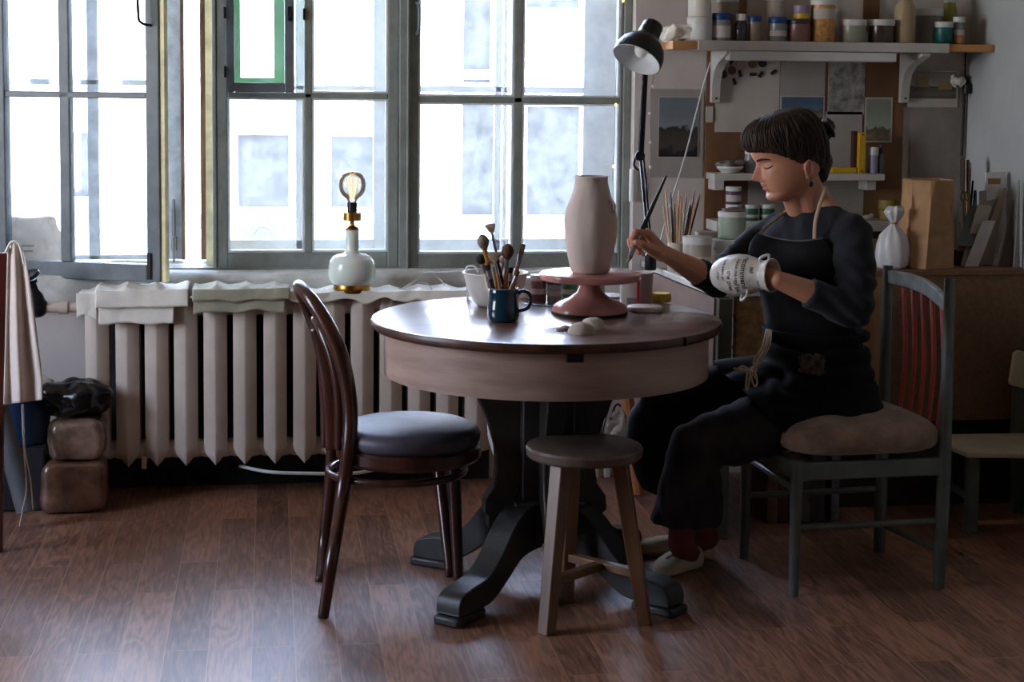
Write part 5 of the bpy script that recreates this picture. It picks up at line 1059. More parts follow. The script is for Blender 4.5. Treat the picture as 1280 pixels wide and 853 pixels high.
# ------------------------------------------------------------------ desk lamp
YLm = 5.62
def LP(px, py): return P(px,py,Y=YLm)
dl = thing('desk_lamp', 'black articulated desk lamp clamped at the desk edge beside the window', 'lamp', LP(812,362))
hc_ = P(797,72,Y=YLm-.10); kk = mpp(hc_); ax_ = (P(812,42,Y=YLm-.06)-hc_).normalized(); ax_ = (Rt*.40+Z3*.80+HF*.44).normalized()
sp_ = [(31.5,-3),(32,0),(31.5,8),(28.5,17),(22,25),(16.5,29),(14.5,32),(14,38),(13.5,50),(11.5,53),(0,54)]
part('lamp_shade', MB().lathe([(r*kk,h*kk) for r, h in sp_], hc_, ax_, 56, caps=False), m_black, dl, angle=60)
part('shade_lining', MB().lathe([((r-.8)*kk,(h-.6)*kk) for r, h in sp_[:7]]+[(0,28*kk)], hc_, ax_, 56, caps=False), mat('white_enamel_lining',(214,216,216),.35), dl, angle=60)
part('bulb', MB().ell(hc_+ax_*12*kk,(8.5*kk,8.5*kk,10*kk)), mat('frosted_bulb',(230,228,220),.3), dl, angle=180)
e0 = LP(807,98); e0 = P(806,90,Y=YLm-.02); el = LP(800,195); bs = LP(813,335)
part('upper_arm', MB().bar(e0,el,.014,.008).bar(e0+Rt*.008,el+Rt*.010+V((0,0,.0)),.004,.006).tube([hc_+ax_*34*kk,lerp(hc_+ax_*34*kk,e0,.5)+HF*.05,e0],.007), m_blackm, dl)
part('lower_arm', MB().bar(el,bs,.014,.008).bar(el+Rt*.012,bs+Rt*.010,.004,.006), m_blackm, dl)
part('elbow_joint', MB().lathe([(.016,-.01),(.018,0),(.016,.01)], el, tuple(HF), 20).tube([el-Rt*.012,el-Rt*.02+V((0,0,-.03)),el-Rt*.004+V((0,0,-.05))],.004), m_blackm, dl)
cl_ = P(813,340,Y=YLm-.02); part('base_clamp', MB().lathe([(.018,0),(.02,.004),(.02,.05),(.012,.06)], (bs.x,bs.y,ZD+.001), seg=20), m_blackm, dl)
cs2 = P(819,352,Z=ZD-.03); part('clamp_screw', MB().lathe([(.004,0),(.004,.07)], (e1p.x+.02,e1p.y-.02,ZD-.09), seg=10).lathe([(.012,.01),(.012,.02)], (e1p.x+.02,e1p.y-.02,ZD-.09), seg=14).lathe([(.012,.04),(.012,.05)], (e1p.x+.02,e1p.y-.02,ZD-.09), seg=14), m_iron, dl)
# cords and fairy lights
cc_ = MB().tube([P(888,78,Y=YS+.10),P(880,104,Y=YS+.12),P(868,150,Y=YS+.14),P(855,200,Y=YS+.14),P(838,255,Y=YS+.12),P(826,300,Y=YS+.08),P(822,322,Y=YS+.05)], .0032, seg=8)
part('power_cord', cc_, m_white, tl)
def fairy(pts, yy, bulbs, lab):
    t = thing('fairy_lights', lab, 'lights', P(*pts[-1],Y=yy)); part('wire', MB().tube([P(a,b,Y=yy) for a, b in pts], .0012, seg=5), m_steel, t)
    for a, b in bulbs: part('mini_bulb', MB().ell(P(a,b,Y=yy-.003),(.0045,.0045,.006)), mat('warm_mini_bulb',(255,200,130),.3,emis=(255,190,110),estr=3.), t)
fairy([(779,-5),(772,60),(769,125),(768,180),(766,215),(767,260),(768,335)], 5.965, [(779,1),(770,131),(767,208)], 'thin string of fairy lights hanging down the right window sash')
fairy([(818,90),(812,130),(814,180),(811,230),(806,280),(800,335)], YLm+.25, [], 'beaded wire hanging on the wall behind the desk lamp arms')
for q_ in [(816,103),(812,142),(813,177),(813,209),(803,218),(806,111),(808,148)]:
    pass
bdw = MB()
for q_ in [(816,108),(812,142),(813,178),(813,209)]: bdw.ell(P(q_[0],q_[1],Y=YLm+.247),(.005,.005,.006))
part('beads', bdw, m_clothw, bpy.data.objects['fairy_lights.001'])
solo('cylinder_holder', MB().lathe([(.010,0),(.011,.002),(.011,.115),(.010,.117)], P(790,252,Y=5.94-.03), seg=16), m_cream, 'slim pale cylinder fixed on the wall edge just right of the window frame', 'holder')
# ------------------------------------------------------------------ things under the desk and bench
sk = thing('cardboard_tube', 'orange-brown cardboard tube standing under the desk behind the table', 'tube', P(785,560,Y=5.62)); a = P(792,560,Y=5.62); b = P(779,470,Y=5.60); part('tube', MB().tube([V((a.x+.02,5.62,.01)),b+V((0,0,.05))], .022, smooth=False), mat('orange_cardboard',(156,98,56),.8), sk)
solo('black_cable', MB().tube([P(768,480,Y=5.75),P(762,505,Y=5.72),P(755,530,Y=5.7),P(752,560,Y=5.7),P(768,510,Y=5.66),P(776,508,Y=5.66)], .004), m_black, 'black cable dangling under the desk between the pipe and the cardboard tube', 'cable')
ps = P(765,535,Y=5.64); solo('tangled_bag', crumple(lump(P(778,540,Y=5.62),.045,.04,.075,.8,.03,6.,18),.02,30), mat('crumpled_grey_film',(128,116,106),.3,bump=.6), 'crumpled plastic bag hanging under the desk left of her knee', 'bag', angle=180)
pw = P(752,594,Z=.0); sk2 = thing('power_socket', 'white double plug block on the floor seen under the stool seat', 'socket', P(752,597,Z=0)); part('block', MB().box(P(748,597,Z=.0)+V((0,0,.022)),(.022,.03,.042)).box(P(757,597,Z=.0)+V((.004,0,.024)),(.024,.03,.046)), m_white, sk2, bevel=.004); part('strip', MB().bar(P(728,600,Z=.02),P(746,596,Z=.025),.03,.02), m_white, sk2, bevel=.003)
random.seed(9)
for i, (px, w_, h_, c_, ang) in enumerate([(968,.05,.30,(120,84,60),.12),(984,.04,.26,(96,50,40),-.05),(1003,.09,.20,(90,84,80),.1),(1028,.05,.24,(66,60,66),-.1),(1046,.03,.22,(104,100,104),.06)]):
    y_ = 5.18; q = P(px,640,Y=y_); b = MB().box((q.x,y_+.1,h_/2+.001),(w_,.14,h_),ang); 
    solo('packed_book', b, mat('packed_cover_%d' % i,c_,.6,var=.3,vscale=20), ['tan folder standing on the floor behind the chair legs, farthest left','red-brown folder squeezed second behind the chair legs','grey plastic packet behind the chair stretchers','dark violet packet in the row behind the chair','thin pale packet farthest right in the row behind the chair'][i], 'folder', 'packets on the floor under the desk', bevel=.003)
# ------------------------------------------------------------------ the person
def skin_mat():
    m = mat('skin', (186,130,104), .48, var=.05, vscale=18, bump=.08, bscale=220, sss=.12); return m
m_skin = skin_mat(); m_lip = mat('lip_skin', (170,104,88), .42, var=.05)
f0 = -Rt*cos(radians(12))-HF*sin(radians(12)); PT = radians(15)
hx = (f0*cos(PT)-Z3*sin(PT)).normalized(); hy = Z3.cross(f0).normalized(); hz = hx.cross(hy)
HO = P(963.,206.,d=4.78)-hx*.072-hy*.033
def HL(x, y, z): return HO+hx*x+hy*y+hz*z
ZK = [-.120,-.115,-.106,-.094,-.083,-.072,-.060,-.045,-.03,-.015,0.,.014,.030,.050,.070,.090,.108,.118,.124]
FK = [.030,.062,.083,.0905,.0885,.092,.0945,.095,.0945,.094,.094,.099,.106,.108,.101,.080,.052,.028,.002]
BK = [.028,.015,-.005,-.025,-.045,-.062,-.074,-.086,-.093,-.098,-.102,-.104,-.105,-.102,-.095,-.080,-.054,-.030,-.002]
WK = [.006,.022,.034,.045,.052,.057,.061,.065,.068,.070,.071,.072,.073,.073,.069,.058,.040,.022,.002]
NZ = [-.052,-.046,-.040,-.032,-.022,-.008,.004,.014,.024]; NH = [0.,.004,.020,.0310,.0270,.0175,.009,.003,0.]
NWd = [.007,.008,.009,.0078,.0065,.0058,.006,.007,.008]
def gau(a, s): return exp(-.5*(a/s)**2)
def headpt(th, z):
    f, b, w_ = interp(ZK,FK,z), interp(ZK,BK,z), interp(ZK,WK,z); c, s = cos(th), sin(th); pw = lambda q, e_: (abs(q)**e_)*(1 if q >= 0 else -1)
    mid = (f+b)/2 if z < -.05 else 0.
    mid = b+(f-b)*.45
    x = mid+(f-mid)*pw(c,.86) if c >= 0 else mid+(mid-b)*pw(c,.95)
    y = w_*pw(s,.88)
    if c > 0:
        ay = abs(y)
        x += interp(NZ,NH,z)*gau(y,interp(NZ,NWd,z)) if -.052 < z < .024 else 0
        x += .006*gau(z+.043,.005)*gau(ay-.0135,.005)                       # nostril wing
        x -= .0115*gau(z-.001,.0095)*gau(ay-.031,.013)                      # eye socket
        x += .0085*gau(z+.0005,.0072)*gau(ay-.033,.0105)                     # closed lid over the eye
        x -= .0022*gau(z-.0085,.0018)*gau(ay-.033,.012)                     # lid crease
        x += .0025*gau(z-.019,.005)*gau(ay-.026,.016)                       # brow ridge
        x += .0048*gau(z+.0565,.0038)*gau(y,.012)+.0050*gau(z+.0685,.0040)*gau(y,.011)   # lips
        x -= .0045*gau(z+.0625,.0016)*gau(y,.016)+.0040*gau(z+.0795,.0045)*gau(y,.014)
        x += .0035*gau(z+.096,.008)*gau(y,.014)                             # chin
        x += .004*gau(z+.030,.014)*gau(ay-.046,.014)                        # cheek
    return HL(x, y, z)
hd_ = MB(); NT, NZz = 168, 150; rr = []
for i in range(NZz+1):
    z = -.120+(.244)*i/NZz; rr.append([headpt(2*pi*j/NT-pi, z) for j in range(NT)])
hd_.rings(rr)
J = lambda px, py, d: P(px,py,d=d)
body = MB(); body.v += hd_.v; body.f += hd_.f
# ears
for sgn in (1,-1):
    ec = HL(-.019,.0745*sgn,-.034); ax1 = (hz*.97-hx*.24).normalized(); ax2 = ax1.cross(hy*sgn).normalized(); o_ = (hy*sgn*.95-hx*.30).normalized()
    body.ell(ec, (.0098,.0225,.005), ((ax2),(ax1),(o_)))
    body.tube([ec+ax2*(cos(a)*.0105)*(-1)+ax1*(sin(a)*.0228)+o_*.006 for a in [radians(q) for q in range(-70,235,25)]], .0035, seg=8, n=3)
    body.ell(ec-ax1*.023+o_*.002, (.007,.008,.005), (ax2,ax1,o_))
# neck, upper chest
nk0 = HL(-.025,0,-.075); nk1 = J(1013,264,4.87)
body.cap(nk0, nk1, .049, .056, 24).cap(HL(.02,0,-.10), J(1005,268,4.87), .030, .045, 20)
body.cap(J(1020,246,4.86), J(1048,280,4.80), .036, .034, 18).cap(J(1008,252,4.88), J(976,288,4.95), .030, .030, 18)
# torso and leg core under the clothes
body.cap(J(1016,300,4.87), J(1022,430,4.88), .085, .085, 20).cap(J(1022,430,4.88), J(1026,500,4.90), .085, .095, 20)
# near (her left) arm into the vase
elL, wrL = J(1070,388,4.63), J(972,350,4.60)
body.cap(J(1062,294,4.74), elL, .034, .028).cap(lerp(elL,wrL,.12), lerp(elL,wrL,.35), .040, .040).cap(lerp(elL,wrL,.35), wrL, .040, .0255)
vax = (Rt*.80-HF*.60+Z3*.06).normalized(); rimc = J(966,344.5,4.615)
hp0 = rimc-vax*.035
body.cap(wrL, hp0, .026, .024)
vs_ = vax.cross(Z3).normalized(); vu = vs_.cross(vax)
def chain(pts, rs):
    for i in range(len(pts)-1): body.cap(pts[i], pts[i+1], rs[i], rs[i+1], 12)
for i, (o1_, o2_, ln) in enumerate(((-.020,.004,.070),(-.007,.010,.078),(.007,.008,.074),(.019,.002,.058))):
    b_0 = hp0-vax*.030+vs_*o1_*1+vu*o2_; body.cap(hp0, b_0, .019, .012)
    chain([b_0, b_0-vax*ln*.45+vs_*o1_*.2, b_0-vax*ln*.75+vs_*o1_*.3-vu*.006, b_0-vax*ln-vu*.014], [.0095,.0085,.0078,.0065])
chain([hp0+vs_*-.01, hp0-vax*.02-vs_*.026-vu*.008, hp0-vax*.045-vs_*.030-vu*.010, hp0-vax*.062-vs_*.028-vu*.008], [.014,.0105,.0095,.0075])
# far (her right) arm with the brush
elR, wrR = J(887,349,4.93), J(829,316,4.775)
body.cap(J(952,298,5.00), elR, .034, .028).cap(lerp(elR,wrR,.14), lerp(elR,wrR,.4), .039, .035).cap(lerp(elR,wrR,.4), lerp(elR,wrR,.8), .035, .026).cap(lerp(elR,wrR,.8), wrR, .026, .0235)
K = [J(808.5,291.5,4.735), J(809.5,291,4.755), J(811,294,4.775), J(813.5,298,4.79)]
for q, r_ in zip(K, (.0125,.013,.0125,.0115)): body.cap(wrR, q, .020, r_)
body.cap(J(827,320,4.765), J(814,314,4.745), .018, .014)
chain([K[0], J(795,290,4.722), J(790,299,4.712), J(791.5,307.5,4.708)], [.0112,.0098,.0085,.0070])
chain([K[1], J(794,293,4.748), J(786.8,302,4.735), J(789,311,4.725)], [.0115,.0098,.0085,.0070])
chain([K[2], J(798,299,4.768), J(793.5,309,4.755), J(799,316.5,4.745)], [.0110,.0092,.0082,.0068])
chain([K[3], J(803,305,4.785), J(799,313,4.775), J(804,318.5,4.765)], [.0100,.0082,.0072,.0060])
chain([J(821,313,4.752), J(809.5,309.5,4.722), J(802,305,4.702), J(795.5,303,4.698)], [.0175,.0125,.0105,.0085])
# legs
hipN, knN, anN = J(1032,508,4.82), J(868,560,4.72), J(850,680,4.78)
hipF, knF, anF = J(992,490,4.98), J(828,506,4.95), J(884,672,4.93)
body.cap(hipN, knN, .07, .05, 18).cap(knN, anN, .045, .022, 16).cap(hipF, knF, .07, .05, 18).cap(knF, anF, .045, .022, 16)
heelN, toeN = P(874,709,Z=0), P(821,722,Z=0); heelF, toeF = P(893,700,Z=0), P(787,691,Z=0)
for a_, h_, t_ in ((anN,heelN,toeN),(anF,heelF,toeF)): body.cap(a_, lerp(h_,t_,.25)+V((0,0,.035)), .022, .022, 14).cap(lerp(h_,t_,.25)+V((0,0,.033)), lerp(h_,t_,.78)+V((0,0,.024)), .026, .018, 14)
per = thing('person', 'woman in a navy sweater and black apron, seated at the table painting a vase', 'person', (anN+anF)/2*1.)
per.location.z = 0; ORG['person'] = V((per.location.x, per.location.y, 0))
bo_ = part('body', body, [m_skin, m_lip], per, remesh=.0023, rsm=2, angle=180); bake(bo_)
org = ORG['person']
for pg in bo_.data.polygons:
    q = V(pg.center)+org-HO; lx, ly, lz_ = q.dot(hx), q.dot(hy), q.dot(hz)
    pg.material_index = 0
    if lx > .085 and abs(ly) < .021 and (-.076+.10*ly*ly*10 < lz_ < -.0515-.10*ly*ly*10): pg.material_index = 1
def surfp(y, z, off=.0):
    best = None
    for j in range(0, 400):
        th = j/400*pi/2; q = headpt(th, z); ly = (q-HO).dot(hy)
        if ly >= y: best = q; break
    return best+hx*off+hy*off*.5
m_lash = mat('lash_dark', (26,18,16), .6)
for sgn in (1,-1):
    mir = (lambda q: q) if sgn == 1 else (lambda q: q-hy*2*((q-HO).dot(hy)))
    part('eyebrow', MB().tube([mir(surfp(y,z,.0006)) for y, z in ((.012,.0165),(.022,.0195),(.034,.0215),(.044,.0195),(.051,.0155))], [.0030,.0044,.0042,.0032,.0014], seg=8, flat=.7, n=5), m_lash, per, angle=180)
    part('eyelash', MB().tube([mir(surfp(y,z,.0008)) for y, z in ((.020,-.0045),(.026,-.0070),(.033,-.0082),(.040,-.0068),(.046,-.0035),(.049,-.0030))], [.0008,.0016,.0018,.0018,.0014,.0006], seg=8, n=4), m_lash, per, angle=180)
# hair
TK = [0,30,56,80,100,115,135,150,180]; ZL = [.046,.044,.032,.004,-.026,-.026,-.052,-.076,-.080]
HZ = [-.082,-.06,-.04,0.,.022,.04,.06,.08,.10,.12,.135,.142]
HF_ = [.10,.10,.10,.105,.113,.1195,.1235,.123,.116,.095,.060,.003]; HB = [-.092,-.105,-.111,-.118,-.119,-.118,-.115,-.110,-.100,-.084,-.060,-.003]; HW = [.056,.062,.067,.078,.083,.085,.085,.082,.076,.062,.040,.003]
hair = MB(); NT2, NR = 220, 70
def hairpt(j, i, inner=0.):
    th = 2*pi*j/NT2-pi; dg_ = abs(math.degrees(th)); zl = interp(TK,ZL,dg_)
    zl += .0042*mnoise.noise(V((th*14,1,0)))*1.2
    t = i/NR; z = zl+(.142-zl)*(t**.85)
    f, b, w_ = interp(HZ,HF_,z), interp(HZ,HB,z), interp(HZ,HW,z); c, s = cos(th), sin(th)
    x = (f*abs(c)**.88 if c > 0 else -(-b)*abs(c)**.92*1.); y = w_*(abs(s)**.9)*(1 if s > 0 else -1)
    cr_y = .0; n_ = .0026*mnoise.noise(V((th*9+.8*t,t*1.3,3)))+.0016*mnoise.noise(V((th*26,t*1.5,7)))+.0009*mnoise.noise(V((th*60,t*2,2)))
    k_ = 1+(n_/.09)*(1-.75*t**4)-inner
    if t < .06: k_ -= (.06-t)*.9
    return HL(x*k_, y*k_, z*(1 if inner == 0 else .985)+0)
hair.rings([[hairpt(j,i) for j in range(NT2)] for i in range(NR+1)]+[], False, True)
ho_ = part('hair', hair, m_hair, per, angle=180, solid=.010, solidoff=-1)
lk = MB(); rl = random.Random(3)
for q_ in range(230):
    j0 = rl.uniform(0,NT2); dr_ = rl.uniform(-5,5); i1 = rl.uniform(.72,.97)*NR; i0 = rl.uniform(0,.05)*NR if rl.random() < .75 else rl.uniform(.1,.4)*NR; pts = []; of = rl.uniform(.0004,.0022)
    for s_ in range(9):
        t = s_/8; i_ = i0+(i1-i0)*t; j_ = j0+dr_*sin(t*pi*.7); a0_ = hairpt(int(j_)%NT2,int(i_)); a1_ = hairpt((int(j_)+1)%NT2,int(i_)); p = lerp(a0_,a1_,j_-int(j_)); c_ = HL(0,0,.03); pts.append(p+(p-c_).normalized()*(of*sin(pi*min(1,max(.08,t)))+ (0 if s_ else -.001)))
    lk.tube(pts, [.0008,.0020,.0022,.0018,.0006], seg=5, n=2)
part('hair_locks', lk, m_hair, ho_, angle=180)
bun = MB(); bc3 = HL(-.131,.0,.050)
def bunf(u, v):
    a = u*2*pi; ph = (v-.5)*pi; tw2 = .0025*sin(3*a+5*v*pi); d = hx*-1*(sin(ph))*.020+(hy*cos(a)+hz*sin(a))*cos(ph)*.031; return bc3+d*(1+tw2/.02)+d*.07*mnoise.noise(V((a*2,v*6,1)))
bun.grid(bunf, 48, 24); part('hair_bun', bun, m_hair, ho_, angle=180)
nape = MB().cap(HL(-.085,.0,-.035), HL(-.075,0,-.068), .040, .030, 20); part('nape_hair', nape, m_hair, ho_, angle=180)
# earring
er = HL(-.016,.085,-.070); ea = MB().tube([er+hz*.012,er], .0012, smooth=False).ell(er-Z3*.006,(.0065,.0045,.0075)).tube([er-Z3*.008+(Rt*cos(a)*.004+Z3*sin(a)*.007) for a in [2*pi*i/10 for i in range(10)]], .0016, closed=True, n=2)
part('earring', ea, m_black, per)
# torso surface shared by sweater and apron
Fd = (-Rt*.785-HF*.62).normalized(); Ld = (Rt*.62-HF*.785).normalized()
TKY = [(1027,535,4.89,.172,.128),(1026,505,4.89,.172,.132),(1022,470,4.885,.158,.122),(1020,430,4.88,.142,.108),(1018,390,4.875,.147,.110),(1015,350,4.87,.160,.118),(1013,320,4.87,.170,.116),(1012,295,4.87,.165,.098),(1012,278,4.87,.135,.078),(1013,268,4.87,.092,.064),(1012,262,4.868,.066,.058)]
TP_ = [J(a,b,c) for a, b, c, _, _ in TKY]
def torso(al, s_, off=0.):
    """s_: 0..10 along the rings, al: 0 = front, + = her left"""
    n_ = len(TKY); i = min(int(s_), n_-2); ks = list(range(n_)); cx = V([interp(ks,[p[c_] for p in TP_],s_) for c_ in range(3)])
    a = interp(ks,[k_[3] for k_ in TKY],s_)+off; b = interp(ks,[k_[4] for k_ in TKY],s_)+off; pw = lambda q: (abs(q)**.88)*(1 if q >= 0 else -1)
    p = cx+Fd*b*pw(cos(al))+Ld*a*pw(sin(al))
    if 4 < s_ < 8: p += Fd*.022*gau(s_-5.9,.75)*(gau(al-.5,.32)+gau(al+.5,.32))
    return p
sw = MB(); sw.rings([[torso(2*pi*j/64,s_*.25) for j in range(64)] for s_ in range(0,39)])
sw.cap(J(1026,270,4.84), J(1042,276,4.81), .040, .046, 20).cap(J(1042,276,4.81), J(1064,293,4.745), .046, .058, 20).cap(J(992,277,4.92), J(972,284,4.955), .036, .044, 20).cap(J(972,284,4.955), J(954,299,4.995), .044, .054, 20)
sw.cap(J(1064,293,4.745), J(1070,340,4.68), .060, .058, 20).cap(J(1070,340,4.68), J(1068,386,4.63), .058, .053, 20).cap(J(1068,386,4.63), J(1046,384,4.625), .053, .047, 20)
# forearm sleeve with a flat cuff
def sleeve(a, b, ra, rb):
    z = (b-a); return sw.lathe([(ra*.6,0),(ra,.01),(lerp(ra,rb,.6),z.length*.6),(rb*1.03,z.length*.93),(rb,z.length),(rb*.6,z.length)], a, z.normalized(), 22)
sleeve(J(1066,386,4.63), J(1010.5,366.5,4.612), .054, .043)
sw.cap(J(954,299,4.995), J(918,330,4.965), .054, .052, 20).cap(J(918,330,4.965), J(896,352,4.94), .052, .048, 20)
sleeve(J(905,356,4.945), J(872,341,4.895), .050, .043)
so_ = part('sweater', sw, m_navy, per, remesh=.0055, rsm=6, angle=180); bake(so_)
def ridged(p, dirs): # folds of cloth
    r = 0.
    for c_, sc, am, dr in dirs:
        w_ = gau((p-c_).length, sc); r += am*w_*sin((p-c_).dot(dr)*1.0+3*mnoise.noise(p*9))
    return r
me = so_.data; nrm = [V(v.normal) for v in me.vertices]
fold = [(J(1068,370,4.63)-org, .085, .0055, (Z3*.8+Rt*.5)*150), (J(1060,300,4.74)-org, .07, .004, (Rt*.6-Z3*.8)*110), (J(905,345,4.94)-org, .07, .005, (Rt*.8+Z3*.5)*150), (J(1000,300,4.78)-org, .08, .0025, (Rt*.9)*110), (J(1075,440,4.8)-org, .09, .004, Z3*130)]
for v, n_ in zip(me.vertices, nrm): v.co += n_*(.0035*fbm(v.co,9.)+ridged(v.co, fold))
# trousers
tr_ = MB()
def ringleg(keys):
    """keys: px,py,d,rx(px across the picture),rd(metres in depth)"""
    ks = list(range(len(keys))); rr = []
    for i in range(0,(len(keys)-1)*6+1):
        s_ = i/6; q = [interp(ks,[k_[c_] for k_ in keys],s_) for c_ in range(5)]; c0 = J(*q[:3]); mp_ = q[2]/FPX
        rr.append([c0+Rt*q[3]*mp_*cos(a)+HF*q[4]*sin(a) for a in [2*pi*j/40 for j in range(40)]])
    tr_.rings(rr)
tr_.cap(J(1032,500,4.83), J(935,538,4.76), .105, .092, 22).cap(J(935,538,4.76), J(868,558,4.72), .092, .074, 22)
ringleg([(867,548,4.72,26,.06),(868,565,4.72,33,.078),(866,590,4.73,37,.085),(861,620,4.75,42,.092),(857,648,4.77,45,.098),(857,653,4.77,44,.098)])
tr_.cap(J(1000,487,4.98), J(900,494,4.97), .10, .090, 22).cap(J(900,494,4.97), J(828,508,4.95), .090, .073, 22)
ringleg([(828,500,4.95,28,.06),(824,520,4.95,38,.082),(824,550,4.95,41,.088),(830,580,4.945,42,.092),(840,603,4.94,44,.096),(846,614,4.94,44,.096)])
tr_.ell(J(1026,500,4.89), (.165,.13,.10), (Ld,Fd,Z3))
to_ = part('trousers', tr_, m_trous, per, remesh=.0065, rsm=7, angle=180); bake(to_)
me = to_.data; nrm = [V(v.normal) for v in me.vertices]; fold = [(J(900,560,4.72)-org,.10,.005,(Rt*.7+Z3*.7)*95),(J(850,530,4.95)-org,.12,.004,(Rt*.9-Z3*.3)*80),(J(858,620,4.75)-org,.11,.006,Rt*85),(J(840,590,4.95)-org,.09,.005,Rt*80)]
for v, n_ in zip(me.vertices, nrm): v.co += n_*(.003*fbm(v.co,7.)+ridged(v.co, fold))
# socks and slippers
for a_, h_, t_, k0_ in ((anN,heelN,toeN,knN),(anF,heelF,toeF,knF)):
    dn = (t_-h_).normalized(); sd = V((-dn.y,dn.x,0)); L0 = (t_-h_).length
    b = MB().cap(lerp(a_,k0_,.42), a_, .046, .036, 18).cap(a_, lerp(h_,t_,.26)+V((0,0,.045)), .036, .034, 18).cap(lerp(h_,t_,.26)+V((0,0,.042)), lerp(h_,t_,.7)+V((0,0,.030)), .034, .024, 18)
    for i in range(4): c0 = lerp(a_+V((0,0,.01)), lerp(h_,t_,.26)+V((0,0,.045)), .2+.2*i); b.tube([c0+V((cos(q)*.037,sin(q)*.037,0)) for q in [2*pi*k_/14 for k_ in range(14)]], .004, closed=True, n=2, seg=8)
    part('sock', b, m_sock, per, remesh=.004, rsm=2, angle=180)
    ts = [0,.04,.14,.3,.48,.66,.82,.94,1.0]; ww = [.012,.027,.034,.034,.037,.044,.042,.028,.010]; hh_ = [.045,.062,.066,.062,.064,.056,.044,.032,.018]; rr = []
    for i in range(33):
        t = i/32; w_ = interp(ts,ww,t); hgt = interp(ts,hh_,t); c0 = lerp(h_,t_,t); row = []
        for j in range(28):
            a = 2*pi*j/28; cy = cos(a); sz = sin(a); zz = hgt*(.5+.5*(abs(sz)**.8)*(1 if sz > 0 else -1)); row.append(c0+sd*(w_*(abs(cy)**.75)*(1 if cy > 0 else -1))+V((0,0,.001+max(0,zz))))
        rr.append(row)
    b = MB().rings(rr)
    for v in b.v: v += V((0,0,.0018))*mnoise.noise(v*60)*(1 if v.z > .015 else 0)
    part('slipper', b, m_slip, per, angle=180)
# apron: bib, skirt, straps, ties
ap = MB()
def bibf(u, v):
    s_ = 7.15-4.3*v; half = .62+.95*v**.8; al = .14+(u*2-1)*half; sag = -.25*sin(u*pi)*(1-v)**3
    off = .010+.012*gau(u-.03,.12)*gau(v,.25); return torso(al, s_+sag, off)+Z3*0
bib = MB().grid(bibf, 50, 60)
for v in bib.v: v += Fd*.003*fbm(v,10.)
bb2 = part('apron', bib, m_apron, per, solid=.003, angle=180)
bandp = [torso(.14+(u*2-1)*.62, 7.15-.25*sin(u*pi), .0125+.012*gau(u-.03,.12)) for u in [i/16 for i in range(17)]]
part('bib_hem', MB().tube(bandp, .0022, n=2, seg=8), mat('apron_edge_thread',(74,74,76),.8), bb2)
sk_ = MB(); sk_.rings([[torso(2*pi*j/64,s_*.2,.014) for j in range(64)] for s_ in range(2,16)])
sk_.cap(J(1034,500,4.83), J(935,536,4.76), .116, .101, 24).cap(J(935,536,4.76),J(900,548,4.74),.101,.09,24).cap(J(1000,485,4.98), J(880,494,4.965), .110, .097, 24)
sk_.cap(J(1010,478,4.88), J(925,500,4.86), .095, .080, 20)
ko = part('apron_skirt', sk_, m_apron, bb2, remesh=.0065, rsm=8, angle=180); bake(ko)
bm = bmesh.new(); bm.from_mesh(ko.data)
pA, pB = J(893,455,4.85)-org, J(985,545,4.85)-org; vd = ((pA+pB)/2+org-EYE).normalized(); nrm_ = (pB-pA).cross(vd).normalized()
if nrm_.dot(J(850,560,4.8)-org-pA) < 0: nrm_ = -nrm_
bmesh.ops.bisect_plane(bm, geom=bm.verts[:]+bm.edges[:]+bm.faces[:], plane_co=pA, plane_no=nrm_, clear_outer=True)
bm.to_mesh(ko.data); bm.free(); me = ko.data; me.polygons.foreach_set('use_smooth',[True]*len(me.polygons))
nrm = [V(v.normal) for v in me.vertices]; fold = [(J(1050,470,4.8)-org,.11,.007,Z3*120),(J(1010,460,4.75)-org,.10,.006,(Z3*.9+Rt*.3)*130),(J(960,490,4.78)-org,.10,.004,(Rt*.8+Z3*.5)*90),(J(1060,520,4.76)-org,.08,.005,(Z3*.7-Rt*.6)*110)]
for v, n_ in zip(me.vertices, nrm): v.co += n_*(.003*fbm(v.co,8.)+ridged(v.co, fold))
so2 = ko.modifiers.new('so','SOLIDIFY'); so2.thickness = .003; so2.offset = 1
band = [torso(2*pi*i/32, 3.35, .019) for i in range(32)]; part('waistband', MB().tube(band, .004, closed=True, n=2, seg=10, flat=3., up=(0,0,1)), m_apron, bb2, angle=180)
def strap(pts, r=.0055): part('neck_strap', MB().tube(pts, r, flat=.35, n=6, seg=8), m_cord, bb2, angle=180)
s1_, s2_ = J(1031,238,4.79), torso(.60,7.1,.016)
strap([HL(-.075,.030,-.105), s1_, lerp(s1_,s2_,.33)+Fd*.012-HF*.008, lerp(s1_,s2_,.66)+Fd*.014-HF*.008, s2_])
strap([HL(-.075,-.030,-.105), J(1000,250,4.93), J(986,262,4.88), torso(-.35,8.3,.016), torso(-.42,7.7,.018), torso(-.46,7.1,.020)])
kn = MB(); bowc = J(938,464,4.70)
wf = torso(-.35,3.35,.024); kn.tube([wf, lerp(wf,bowc,.4)+V((0,0,-.01)), bowc], .003, seg=6)
for dx_, dy_, dz_, ln in ((-.035,0,.005,0),(-.012,-.01,-.045,0),(.02,0,-.035,0)):
    kn.tube([bowc, bowc+Rt*dx_*.6+V((0,0,dz_*.3+.012)), bowc+Rt*dx_+V((0,0,dz_)), bowc+Rt*dx_*.5+V((0,0,dz_*1.05-.004)), bowc], .0028, seg=6)
for i_ in range(4): kn.tube([torso(-.30-.06*i_,3.45,.024), J(962-3*i_,432,4.70), J(951-3*i_,452,4.69), bowc+Rt*.006*i_], .0024, seg=6)
kn.tube([bowc, J(927,462,4.70), J(917,461,4.705)], .0035, seg=6).tube([bowc, J(945,474,4.69), J(944,468,4.69)], .0025, seg=6).ell(bowc,(.009,.006,.008))
